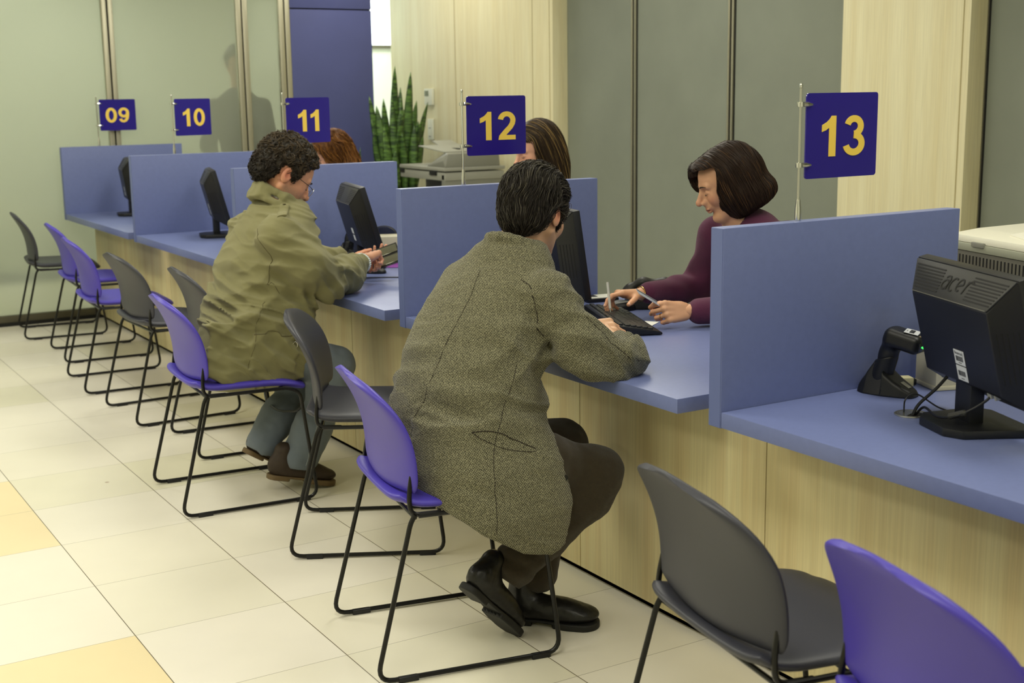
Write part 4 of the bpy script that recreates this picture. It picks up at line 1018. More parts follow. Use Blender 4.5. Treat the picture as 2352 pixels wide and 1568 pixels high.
# ------------------------------------------------------------------ man in the olive coat
def man_olive():
    HS = 1.09
    loc = (-0.55, 2.42, 0.0); head = A3(-0.352, 2.44, 1.230); R = rotm(math.radians(-4), math.radians(36), math.radians(0))
    ST = [(0.44, -0.545, 2.42, 0.205, 0.220, 0.0), (0.55, -0.535, 2.42, 0.215, 0.226, 0.0), (0.68, -0.500, 2.42, 0.205, 0.222, 0.0), (0.80, -0.470, 2.42, 0.190, 0.216, 0.08),
          (0.92, -0.435, 2.43, 0.170, 0.210, 0.12), (1.02, -0.400, 2.435, 0.145, 0.195, 0.15), (1.09, -0.378, 2.44, 0.112, 0.150, 0.15), (1.14, -0.372, 2.44, 0.085, 0.090, 0.15)]
    neck = lambda P: chain(P, [((-0.385, 2.44, 1.05), 0.072), ((-0.372, 2.44, 1.13), 0.067), ((-0.355, 2.44, 1.20), 0.064)], 0.03)
    Hr = hand_parts((0.000, 2.475, 0.868), (0.72, 0.66, 0.10), (0.25, -0.10, -0.95), -1, 1.05, (62, 68, 72, 75), thumb=(0.45, 0.7, 20))
    Hl = hand_parts((0.030, 2.730, 0.842), (0.90, -0.42, -0.10), (0.05, 0.1, 0.98), 1, 1.05, (22, 26, 30, 34), thumb=(0.7, 0.5, 15))
    fb = lambda P: smin(smin(head_local((P - head) @ R / HS, jaw=1.12) * HS, ell((P - head) @ R / HS, (0.035, 0, -0.085), (0.050, 0.045, 0.030)), 0.02) , smin(neck(P), loft_z(P, blocky(ST)), 0.03), 0.025)
    def arms(P):
        r = chain(P, [((-0.44, 2.26, 1.01), 0.060), ((-0.275, 2.24, 0.82), 0.045), ((0.0, 2.475, 0.858), 0.028)], 0.02)
        l = chain(P, [((-0.44, 2.62, 1.01), 0.060), ((-0.24, 2.78, 0.83), 0.045), ((0.03, 2.69, 0.835), 0.028)], 0.02)
        return np.minimum(r, l)
    t = person(loc, 'curly haired man with glasses in an olive coat and jeans, holding an open wallet', None, head, R, fb, (208, 152, 120), 0.60, (Hr, Hl),
               extra=(lambda P: smin(smin(loft_z(P, blocky(ST)), neck(P), 0.03), arms(P), 0.03), (-0.85, 2.05, 0.40), (0.10, 2.90, 1.16), 0.010))
    eyes(t, head, R * HS)
    def collar(P):
        lo = []; hi = []
        for a in np.linspace(-140, 140, 15):
            c = math.cos(math.radians(a + 180)); s = math.sin(math.radians(a + 180))
            lo.append(((-0.374 + 0.101 * c, 2.440 + 0.101 * s, 1.096 - 0.60 * 0.101 * c), 0.011)); hi.append(((-0.368 + 0.082 * c, 2.440 + 0.080 * s, 1.148 - 0.62 * 0.082 * c), 0.0085))
        return smin(chain(P, lo, 0.004), chain(P, hi, 0.004), 0.060)
    HEM = [(-0.76, 0.70), (-0.775, 0.53), (-0.72, 0.485), (-0.60, 0.480), (-0.44, 0.462), (-0.405, 0.475), (-0.400, 0.58), (-0.37, 0.68), (-0.36, 0.75)]
    def fj(P):
        d = loft_z(P, ST)
        yc = 2.205 + 0.02 * np.clip((P[:, 2] - 0.5) / 0.2, 0, 1)
        d = smin(d, smax(sd_poly(P[:, 0], P[:, 2], HEM), np.abs(P[:, 1] - yc) - 0.012, 0.01), 0.05)
        # open coat front hanging beside the leg
        d = smin(d, rboxf(P, (-0.375, 2.245, 0.70), (0.022, 0.030, 0.13), 0.018, rotm(0.2, -0.08, 0)), 0.05)
        r = chain(P, [((-0.455, 2.255, 1.005), 0.086), ((-0.375, 2.220, 0.905), 0.086), ((-0.29, 2.225, 0.828), 0.076)], 0.05)
        r = smin(r, chain(P, [((-0.285, 2.228, 0.822), 0.070), ((-0.165, 2.335, 0.832), 0.061), ((-0.092, 2.399, 0.843), 0.055)], 0.04), 0.03)
        l = chain(P, [((-0.44, 2.62, 1.00), 0.080), ((-0.36, 2.70, 0.92), 0.075), ((-0.24, 2.78, 0.83), 0.066), ((-0.12, 2.76, 0.83), 0.058), ((-0.03, 2.71, 0.835), 0.050)], 0.04)
        d = smin(d, r, 0.03); d = smin(d, l, 0.03)
        d = smin(d, collar(P), 0.007)
        d = smax(d, -cone(P, (-0.378, 2.44, 1.05), (-0.352, 2.44, 1.24), 0.068, 0.075), 0.006)
        # epaulette, patch pocket, cuff tab
        #d = smin(d, rboxf(P, (-0.400, 2.300, 1.070), (0.019, 0.060, 0.007), 0.005, rotm(0.15, 0.25, 0.42)), 0.003)
        pk = smax(sd_poly(P[:, 0], P[:, 2], [(-0.60, 0.665), (-0.615, 0.53), (-0.45, 0.505), (-0.43, 0.635)]), np.abs(P[:, 1] - 2.198) - 0.016, 0.006)
        d = smin(d, pk, 0.010)
        u = P @ A3(0.55, 0.10, 0.9); w_ = P @ A3(0.8, -0.6, -0.4)
        n = vnoise(np.stack([u * 17 + 1.5 * vnoise(P * 5), w_ * 4.5, P[:, 1] * 3], -1)); n = 1 - 2 * np.abs(n)
        n2 = vnoise(np.stack([u * 34 + 2 * vnoise(P * 6), w_ * 9, P[:, 1] * 5], -1)); n2 = 1 - 2 * np.abs(n2)
        d = d - (0.014 * np.exp(-((P[:, 2] - 0.78) / 0.30) ** 2) + 0.003) * np.maximum(n, -0.2) - 0.0065 * np.maximum(n2, 0)
        q = P - A3(-0.28, 2.23, 0.82); e = np.exp(-(length(q) / 0.13) ** 2)
        d = d - 0.012 * e * (0.45 - 1.5 * np.abs(np.sin((q @ A3(1.0, 0.35, 0.75)) * 50 + 2 * vnoise(P * 10))))
        q = P - A3(-0.12, 2.38, 0.84); e = np.exp(-(length(q) / 0.07) ** 2)
        d = d - 0.008 * e * (0.45 - 1.5 * np.abs(np.sin((q @ A3(0.8, 0.6, 0.2)) * 80 + 1.5 * vnoise(P * 14))))
        q = P - A3(-0.47, 2.22, 0.88); e = np.exp(-(length(q) / 0.13) ** 2)
        d = d - 0.011 * e * (0.45 - 1.5 * np.abs(np.sin((q @ A3(0.4, 0.3, 1.0)) * 42 + 2 * vnoise(P * 7))))
        q = P - A3(-0.45, 2.20, 0.60); e = np.exp(-(length(q) / 0.12) ** 2)
        d = d - 0.013 * e * (0.45 - 1.5 * np.abs(np.sin((q @ A3(0.75, 0, 0.65)) * 38 + 2 * vnoise(P * 8))))
        q = P - A3(-0.60, 2.30, 0.72); e = np.exp(-(length(q) / 0.16) ** 2)
        d = d - 0.012 * e * (0.45 - 1.5 * np.abs(np.sin((q @ A3(-0.5, 0, 0.85)) * 42 + 2 * vnoise(P * 7))))
        return d
    V, F = surfnet(fj, (-0.88, 2.05, 0.42), (0.10, 2.92, 1.26), 0.0058); mk('coat', rel(V, t), F, M_olive, t)
    M_st = mat('olive_stitching', (92, 86, 56), 0.9)
    seam(fj, [(-0.56, 2.28, 1.06), (-0.545, 2.22, 1.00), (-0.55, 2.19, 0.93), (-0.53, 2.18, 0.86), (-0.48, 2.20, 0.80)], 0.0016, 'armhole_seam', M_st, t)
    seam(fj, [(-0.55, 2.19, 0.80), (-0.58, 2.18, 0.70), (-0.60, 2.18, 0.62), (-0.63, 2.19, 0.53)], 0.0010, 'side_seam', M_st, t)
    seam(fj, [(-0.60, 2.16, 0.668), (-0.55, 2.16, 0.660), (-0.49, 2.16, 0.648), (-0.43, 2.17, 0.638)], 0.0020, 'pocket_edge', M_st, t)
    q0 = snap(fj, [(-0.425, 2.17, 0.600)])[0]
    b = MB(); ring = [(0.009 * math.cos(k * math.pi / 8), 0, 0.013 * math.sin(k * math.pi / 8)) for k in range(17)]; b.tube(ring, 0.0018, 8, Matrix.Translation(rel(q0, t) + A3(0, -0.003, 0)), cap=False); b.build('ring_buckle', M_chrome, t)
    # button on the shoulder strap, knitted cuff, shirt collar
    ep = MB(); qa = snap(fj, smoothline([(-0.395, 2.33, 1.12), (-0.415, 2.30, 1.11), (-0.435, 2.26, 1.10), (-0.455, 2.215, 1.08)], 5), 0.004); ep.tube([tuple(q) for q in rel(qa, t)], 0.019, 12, flat=0.24); ep.build('shoulder_strap', M_olive, t)
    q0 = snap(fj, [(-0.400, 2.325, 1.12)], 0.009)[0]; bm_ = MB(); bm_.lathe([(0, 0), (0.006, 0), (0.0062, 0.002), (0, 0.003)], 12, tuple(rel(q0, t))); bm_.build('button', M_st, t)
    a0 = A3(-0.070, 2.418, 0.8465); a1 = A3(-0.016, 2.463, 0.856); ax = (a1 - a0) / np.linalg.norm(a1 - a0)
    def fk(P):
        q = P - a0; h = q @ ax; rad = length(q - h[:, None] * ax); s_ = np.cross(ax, A3(0, 0, 1)); s_ /= np.linalg.norm(s_); u_ = np.cross(s_, ax)
        an = np.arctan2(q @ s_, q @ u_); return smax(rad - 0.041 - 0.0016 * np.sin(an * 30), np.abs(h - 0.035) - 0.036, 0.008)
    V, F = surfnet(fk, a0 - 0.08, a1 + 0.08, 0.0022); mk('knitted_cuff', rel(V, t), F, M_knit, t)
    pts = []
    for a in np.linspace(-170, 170, 25):
        c = math.cos(math.radians(a + 180)); s = math.sin(math.radians(a + 180)); pts.append((-0.366 + 0.073 * c, 2.44 + 0.072 * s, 1.125 - 0.68 * 0.073 * c))
    V, F = surfnet(lambda P: chain(P, [(p, 0.0085) for p in pts], 0.004), (-0.50, 2.30, 1.0), (-0.22, 2.60, 1.25), 0.003); mk('shirt_collar', rel(V, t), F, M_cream, t)
    # jeans
    def ft(P):
        r = chain(P, [((-0.54, 2.31, 0.53), 0.085), ((-0.36, 2.27, 0.525), 0.078), ((-0.245, 2.255, 0.485), 0.068), ((-0.28, 2.265, 0.38), 0.066), ((-0.34, 2.285, 0.24), 0.070), ((-0.395, 2.30, 0.125), 0.078)], 0.05)
        l = chain(P, [((-0.54, 2.53, 0.53), 0.085), ((-0.36, 2.55, 0.525), 0.078), ((-0.24, 2.52, 0.485), 0.070), ((-0.31, 2.49, 0.38), 0.064), ((-0.42, 2.44, 0.27), 0.064), ((-0.500, 2.42, 0.175), 0.066)], 0.05)
        d = smin(r, l, 0.008); d = smin(d, ell(P, (-0.56, 2.42, 0.53), (0.14, 0.18, 0.07)), 0.05)
        d = d + 0.004 * vnoise(P * A3(20, 14, 20)) + 0.002 * vnoise(P * 40)
        d = np.where((P[:, 1] < 2.372), np.maximum(d, (P - A3(-0.40, 2.30, 0.088)) @ A3(-0.22, 0.0, -0.97)), np.maximum(d, (P - A3(-0.52, 2.42, 0.145)) @ A3(-0.50, 0.0, -0.86)))
        return d
    V, F = surfnet(ft, (-0.78, 2.12, 0.03), (-0.10, 2.70, 0.66), 0.0055); mk('jeans', rel(V, t), F, M_jeans, t)
    seam(ft, [(-0.30, 2.16, 0.42), (-0.335, 2.18, 0.33), (-0.37, 2.19, 0.23), (-0.40, 2.20, 0.11)], 0.0012, 'jeans_seam', mat('seam_thread', (150, 156, 154), 0.9), t)
    make_shoe(t, 'shoe', A3(-0.535, 2.305, 0.062), rotm(math.radians(-6), math.radians(13), 0), M_suede, M_gum)
    make_shoe(t, 'shoe', A3(-0.585, 2.425, 0.150), rotm(math.radians(2), math.radians(33), 0), M_suede, M_gum)
    # glasses
    def G(x, y, z): return tuple(rel(head + R @ A3(x, y, z) * HS, t))
    g = MB(); g.tube([G(0.104, -0.060, 0.006), G(0.085, -0.079, 0.008), G(0.03, -0.082, 0.010), G(-0.004, -0.082, 0.012), G(-0.020, -0.080, -0.008)], 0.0013, 6); gl = g.build('glasses', M_rub, t)
    g = MB(); g.tube([G(0.104, 0.060, 0.006), G(0.085, 0.079, 0.008), G(0.03, 0.082, 0.010), G(-0.020, 0.080, -0.008)], 0.0013, 6); g.build('temple_arm', M_rub, gl)
    for s in (-1, 1):
        ring = [G(0.113 - 0.10 * (abs(0.034 + 0.0215 * math.cos(a) * 1) - 0.012) * 0.8, s * (0.034 + 0.0215 * math.cos(a)), -0.002 + 0.0165 * math.sin(a)) for a in [k * math.pi / 12 for k in range(25)]]
        g = MB(); g.tube(ring, 0.0010, 6, cap=False); g.build('lens_rim', M_steel, gl)
        c = G(0.113 - 0.10 * (0.022) * 0.8, s * 0.034, -0.002); n = len(ring) - 1
        mk('lens', [c] + ring[:-1], [(0, 1 + i, 1 + (i + 1) % n) for i in range(n)], mat('lens_glass', (240, 245, 245), 0.02, trans=1.0, ior=1.02), gl)
    g = MB(); g.tube([G(0.112, -0.013, 0.003), G(0.117, 0, 0.006), G(0.112, 0.013, 0.003)], 0.0010, 6); g.build('bridge', M_steel, gl)
    # curly hair
    hf0 = short_hair_f(head, R, 0.016, 0.0, 60, HS, 0.014, 0.064)
    hf = lambda P: hf0(P) + 0.0055 * vnoise(P * 75) + 0.003 * vnoise(P * 150)
    V, F = surfnet(hf, head - 0.18, head + 0.18, 0.0035)
    base = np.tile(np.array(lin((34, 29, 22))), (len(V), 1)) * (1 + 0.35 * vnoise(V * 120)[:, None])
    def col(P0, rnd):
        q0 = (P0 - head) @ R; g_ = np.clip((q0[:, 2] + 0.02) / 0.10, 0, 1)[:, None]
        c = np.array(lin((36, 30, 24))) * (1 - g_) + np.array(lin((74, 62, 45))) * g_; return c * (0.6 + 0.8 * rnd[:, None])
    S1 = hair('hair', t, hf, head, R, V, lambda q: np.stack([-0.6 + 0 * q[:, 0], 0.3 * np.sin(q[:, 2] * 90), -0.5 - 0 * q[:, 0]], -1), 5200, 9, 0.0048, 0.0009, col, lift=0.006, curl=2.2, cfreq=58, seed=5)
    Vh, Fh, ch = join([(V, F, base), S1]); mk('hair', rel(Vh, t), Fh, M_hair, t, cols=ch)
    return t
man_olive()

# ------------------------------------------------------------------ clerks
def clerk(loc, label, head, R, ST, neckp, hands, armp, coatm, hairf, combf, hcol, base, sleeves, nh=5000, hstep=0.012, hst=11, hcurl=0.12, hrad=0.0009, lift=0.004, face=True, hres=0.0035, cfreq=40, coatbox=None):
    neck = lambda P: chain(P, neckp, 0.03)
    fb = lambda P: smin(smin(head_local((P - head) @ R, jaw=0.92), neck(P), 0.025), loft_z(P, blocky(ST)), 0.03)
    def arms(P):
        d = None
        for a in armp: c = chain(P, a, 0.02); d = c if d is None else np.minimum(d, c)
        return d
    A_ = np.array([[s[1] - 0.26, s[2] - 0.26, s[0]] for s in ST] + [p[0] for a in armp for p in a]); B_ = np.array([[s[1] + 0.26, s[2] + 0.26, s[0]] for s in ST] + [p[0] for a in armp for p in a])
    lo = A_.min(0) - 0.09; hi = B_.max(0) + 0.09
    t = person(loc, label, None, head, R, fb, base, 0, hands, extra=(lambda P: smin(smin(loft_z(P, blocky(ST)), neck(P), 0.03), arms(P), 0.03), lo, hi, 0.010))
    if face: eyes(t, head, R)
    def fj(P):
        d = loft_z(P, ST)
        for a in sleeves: d = smin(d, chain(P, a, 0.04), 0.03)
        d = smax(d, -chain(P, [(p, r + 0.006) for p, r in neckp], 0.02), 0.006)
        d = smax(d, -(ell(P, A3(*neckp[1][0]) + R @ A3(0.06, 0, -0.05), (0.045, 0.045, 0.09))), 0.01)
        u = P @ A3(0.3, 0.6, 0.8); n = vnoise(np.stack([u * 16, P[:, 0] * 5, P[:, 1] * 5], -1))
        d = d + 0.004 * n
        for a in sleeves:
            q = P - A3(*a[1][0]); d = d + 0.006 * np.exp(-(length(q) / 0.10) ** 2) * np.sin((q @ A3(0.8, 0.4, 0.8)) * 85)
        return d
    V, F = surfnet(fj, lo, hi, 0.006); mk('jacket', rel(V, t), F, coatm, t)
    V, F = surfnet(hairf, head - A3(0.24, 0.24, 0.42), head + 0.22, hres)
    bs = np.tile(np.array(lin(hcol[0])), (len(V), 1)) * (1 + 0.3 * vnoise(V * 150)[:, None])
    def col(P0, rnd):
        c = np.array(lin(hcol[0])) * (0.7 + 0.7 * rnd[:, None]); k = (((rnd * 13) % 1) < hcol[2])[:, None]; return np.where(k, np.array(lin(hcol[1])), c)
    S1 = hair('hair', t, hairf, head, R, V, combf, nh, hst, hstep, hrad, col, lift=lift, curl=hcurl, cfreq=cfreq, seed=9)
    Vh, Fh, ch = join([(V, F, bs), S1]); mk('hair', rel(Vh, t), Fh, M_hair, t, cols=ch)
    return t

# woman in burgundy at the number 12 desk
hd = A3(0.642, 0.955, 1.222); Rw = rotm(math.radians(150), math.radians(20), 0)
ST = [(0.50, 0.98, 0.975, 0.13, 0.17, 2.8), (0.65, 0.95, 0.970, 0.125, 0.165, 2.8), (0.80, 0.89, 0.965, 0.12, 0.17, 2.8), (0.93, 0.815, 0.96, 0.118, 0.180, 2.8),
      (1.01, 0.772, 0.96, 0.112, 0.178, 2.8), (1.07, 0.750, 0.96, 0.100, 0.145, 2.8), (1.115, 0.735, 0.96, 0.075, 0.10, 2.8), (1.14, 0.72, 0.96, 0.055, 0.062, 2.8)]
def bob(P):
    q = (P - hd) @ Rw
    h = ell(q, (-0.018, 0, 0.035), (0.108, 0.094, 0.104)); h = smin(h, ell(q, (-0.030, 0, -0.045), (0.098, 0.096, 0.080)), 0.04)
    h = smin(h, ell(q, (-0.070, 0.0, -0.055), (0.070, 0.082, 0.050)), 0.03)
    h = smin(h, ell(q, (0.060, 0, 0.082), (0.050, 0.070, 0.032)), 0.03)
    h = smin(h, ell(q, (0.085, -0.040, 0.050), (0.032, 0.030, 0.050)), 0.02)
    # open for the face
    fz = np.clip((q[:, 2] + 0.03) / 0.09, 0, 1); edge = 0.036 + 0.024 * (1 - fz)
    cut = smax(smax(edge - q[:, 0], q[:, 2] - (0.060 + 0.028 * (q[:, 1] > -0.02)), 0.012), -(q[:, 1] + 0.052), 0.01)
    h = smax(h, -cut, 0.008); h = smax(h, -0.112 - 0.30 * (q[:, 0] + 0.02) - q[:, 2], 0.012)
    h = smin(h, ell(q, (-0.098, 0.0, -0.050), (0.036, 0.075, 0.030), rotm(0, -0.5, 0)), 0.02)
    return h + 0.0018 * vnoise(P * A3(70, 70, 18)) + 0.002 * vnoise(P * 30)
def comb_bob(q):
    top = np.clip((q[:, 2] - 0.05) / 0.06, 0, 1); return np.stack([-0.25 * top - 0.15, np.sign(q[:, 1] - 0.005) * 0.9 * top, -1.0 + 0.6 * top], -1)
HL = hand_parts((0.478, 0.968, 0.806), (-0.95, 0.10, 0.06), (-0.10, 0.85, -0.35), 1, 0.94, (48, 55, 62, 68), thumb=(0.35, 0.55, 18))
HR = hand_parts((0.470, 1.215, 0.835), (-0.93, 0.16, 0.10), (-0.10, -0.1, -1.0), -1, 0.98, (14, 34, 48, 55), thumb=(0.8, 0.45, 5), curl2=(30, 40, 50, 55))
w13 = clerk((0.90, 0.97, 0.0), 'woman clerk with dark brown bob and burgundy jacket, holding a card', hd, Rw, ST,
      [((0.705, 0.96, 1.04), 0.052), ((0.685, 0.957, 1.10), 0.048), ((0.665, 0.955, 1.17), 0.047)], (HL, HR),
      [[((0.775, 0.82, 1.0), 0.042), ((0.79, 0.805, 0.90), 0.040), ((0.79, 0.83, 0.82), 0.036), ((0.66, 0.90, 0.805), 0.032), ((0.478, 0.968, 0.806), 0.024)], [((0.73, 1.10, 1.0), 0.042), ((0.74, 1.18, 0.90), 0.038), ((0.75, 1.21, 0.84), 0.034), ((0.64, 1.22, 0.836), 0.030), ((0.470, 1.215, 0.835), 0.024)]],
      M_burg, bob, comb_bob, ((42, 28, 18), (92, 64, 36), 0.06), (206, 156, 120),
      [[((0.775, 0.81, 1.035), 0.066), ((0.79, 0.80, 0.90), 0.060), ((0.79, 0.83, 0.82), 0.056), ((0.66, 0.90, 0.805), 0.050), ((0.518, 0.952, 0.802), 0.044)],
       [((0.72, 1.11, 1.035), 0.066), ((0.74, 1.18, 0.90), 0.058), ((0.75, 1.21, 0.84), 0.052), ((0.64, 1.22, 0.836), 0.045), ((0.505, 1.212, 0.836), 0.038)]], nh=6000, lift=0.003, hcurl=0.10)
# ring and bracelet
b = MB(); w_, d_, n_, s_ = HL.frame; sg = [x for x in HL.FG if x[0] == 2][0]; c = sg[1] * 0.45 + sg[2] * 0.55; ax = (sg[2] - sg[1]) / np.linalg.norm(sg[2] - sg[1]); u = np.cross(ax, A3(0, 0, 1)); u /= np.linalg.norm(u); v = np.cross(ax, u)
b.tube([tuple(rel(c + (u * math.cos(k * math.pi / 8) + v * math.sin(k * math.pi / 8)) * 0.0092, w13)) for k in range(17)], 0.0012, 6, cap=False); b.build('ring', mat('gold', (200, 170, 90), 0.2, 1.0), w13)
b = MB(); b.tube([tuple(rel(A3(0.467 + 0.003 * math.sin(k * math.pi / 8), 1.215 + 0.030 * math.cos(k * math.pi / 8), 0.835 + 0.026 * math.sin(k * math.pi / 8)), w13)) for k in range(17)], 0.0013, 6, cap=False); b.build('bracelet', MATS['gold'], w13)
for s in (-1, 1):
    pass
b = MB(); pl = [hd + Rw @ A3(x, y, z) for x, y, z in ((0.0935, -0.019, -0.0580), (0.1008, 0, -0.0565), (0.0935, 0.019, -0.0580))]
b.tube([tuple(rel(q, w13)) for q in pl], [0.0008, 0.0022, 0.0008], 8); b.build('lips', mat('lips', (168, 92, 84), 0.4), w13)
# payment card and pen
cd = empty('payment_card', (0.352, 1.02, 0.858)); 
b = MB(); Mc = Matrix.Rotation(math.radians(-20), 4, 'Z') @ Matrix.Rotation(math.radians(32), 4, 'Y') @ Matrix.Rotation(math.radians(12), 4, 'X'); b.box((0, 0, 0), (0.086, 0.054, 0.0012), 0.0004, Mc); b.build('card_body', mat('card_grey', (150, 156, 170), 0.25), cd, False)
b = MB(); b.box((0, 0.014, 0.0007), (0.084, 0.010, 0.0004), 0, Mc); b.build('magnetic_strip', M_ink, cd, False)
tag(cd, 'pale plastic card held between the clerk\'s fingers', 'card')
pn = empty('pen', (0.320, 1.19, 0.835)); b = MB()
p0, p1 = Vector((-0.030, -0.045, -0.040)), Vector((-0.004, 0.010, 0.055))
b.tube([p0 + (p1 - p0) * 0.12, p0 + (p1 - p0) * 0.14, p1], [0.0025, 0.0045, 0.0045], 10); b.build('barrel', mat('clear_barrel', (214, 214, 208), 0.15, trans=0.5, ior=1.3), pn)
b = MB(); b.tube([p0, p0 + (p1 - p0) * 0.13], [0.0008, 0.003], 8); b.build('tip', M_steel, pn)
tag(pn, 'clear white pen held upright under the clerk\'s hand', 'pen')

# woman with long straight hair at the number 11 desk (behind screen 12)
h2 = A3(0.905, 2.56, 1.275); R2 = rotm(math.radians(172), math.radians(16), 0)
ST2 = [(0.50, 1.07, 2.56, 0.13, 0.17, 3.0), (0.80, 1.04, 2.56, 0.12, 0.17, 3.0), (0.95, 0.99, 2.56, 0.11, 0.175, 3.0), (1.05, 0.955, 2.56, 0.095, 0.16, 3.0), (1.10, 0.94, 2.56, 0.075, 0.11, 3.0), (1.14, 0.93, 2.56, 0.06, 0.07, 3.0)]
def longhair(P):
    q = (P - h2) @ R2
    h = ell(q, (-0.016, 0, 0.038), (0.108, 0.092, 0.104)); h = smin(h, ell(q, (-0.040, 0, -0.05), (0.080, 0.095, 0.10)), 0.05)
    z = h2[2] - P[:, 2]; lo_ = ell(P, h2 + A3(0.065, 0, -0.17), (0.075, 0.105, 0.20)); h = smin(h, lo_, 0.05)
    cut = smax(0.040 - q[:, 0], q[:, 2] - 0.062, 0.012); h = smax(h, -cut, 0.01)
    return h + 0.0015 * vnoise(P * A3(80, 80, 12))
def comb_long(q):
    top = np.clip((q[:, 2] - 0.06) / 0.05, 0, 1); return np.stack([-0.30 * top - 0.12, np.sign(q[:, 1]) * 0.9 * top, -1.0 + 0.7 * top], -1)
clerk((1.05, 2.56, 0.0), 'woman clerk with long straight streaked hair, half hidden behind sign 12', h2, R2, ST2, [((0.955, 2.56, 1.08), 0.05), ((0.94, 2.56, 1.15), 0.047), ((0.925, 2.56, 1.21), 0.046)], (),
      [[((0.97, 2.40, 1.03), 0.05), ((0.98, 2.36, 0.84), 0.04), ((0.72, 2.44, 0.80), 0.026)], [((0.97, 2.72, 1.03), 0.05), ((0.98, 2.78, 0.84), 0.04), ((0.72, 2.70, 0.80), 0.026)]],
      M_dark, longhair, comb_long, ((50, 38, 24), (150, 122, 72), 0.14), (212, 160, 130),
      [[((0.97, 2.40, 1.03), 0.062), ((0.98, 2.36, 0.86), 0.055), ((0.72, 2.44, 0.80), 0.04)], [((0.97, 2.72, 1.03), 0.062), ((0.98, 2.78, 0.86), 0.055), ((0.72, 2.70, 0.80), 0.04)]], nh=5200, hstep=0.022, hst=14, lift=0.004, hcurl=0.05)
# woman with auburn curls at the number 10 desk (behind sign 11)
h3 = A3(0.632, 4.22, 1.212); R3 = rotm(math.radians(170), math.radians(30), 0)
ST3 = [(x[0] - 0.03, x[1] - 0.28, x[2] + 1.66, x[3], x[4], x[5]) for x in ST2]
def curlhair(P):
    q = (P - h3) @ R3
    h = ell(q, (-0.018, 0, 0.030), (0.112, 0.100, 0.104)); h = smin(h, ell(P, h3 + A3(0.075, 0, -0.10), (0.085, 0.12, 0.15)), 0.05)
    cut = smax(0.050 - q[:, 0], q[:, 2] - 0.060, 0.012); h = smax(h, -cut, 0.01)
    return h + 0.005 * vnoise(P * A3(60, 60, 22)) + 0.003 * vnoise(P * 110)
clerk((0.78, 4.22, 0.0), 'woman clerk with wavy auburn hair, behind sign 11 and the curly haired man', h3, R3, ST3, [((0.675, 4.22, 1.04), 0.05), ((0.66, 4.22, 1.10), 0.047), ((0.65, 4.22, 1.15), 0.046)], (),
      [[((0.69, 4.06, 1.0), 0.05), ((0.70, 4.02, 0.82), 0.04), ((0.44, 4.10, 0.79), 0.026)], [((0.69, 4.38, 1.0), 0.05), ((0.70, 4.44, 0.82), 0.04), ((0.44, 4.36, 0.79), 0.026)]],
      M_dark, curlhair, comb_long, ((96, 60, 26), (168, 112, 50), 0.25), (212, 160, 130),
      [[((0.69, 4.06, 1.0), 0.062), ((0.70, 4.02, 0.84), 0.055), ((0.44, 4.10, 0.79), 0.04)], [((0.69, 4.38, 1.0), 0.062), ((0.70, 4.44, 0.84), 0.055), ((0.44, 4.36, 0.79), 0.04)]], nh=4500, hstep=0.014, hst=12, lift=0.008, hcurl=0.8, cfreq=38)

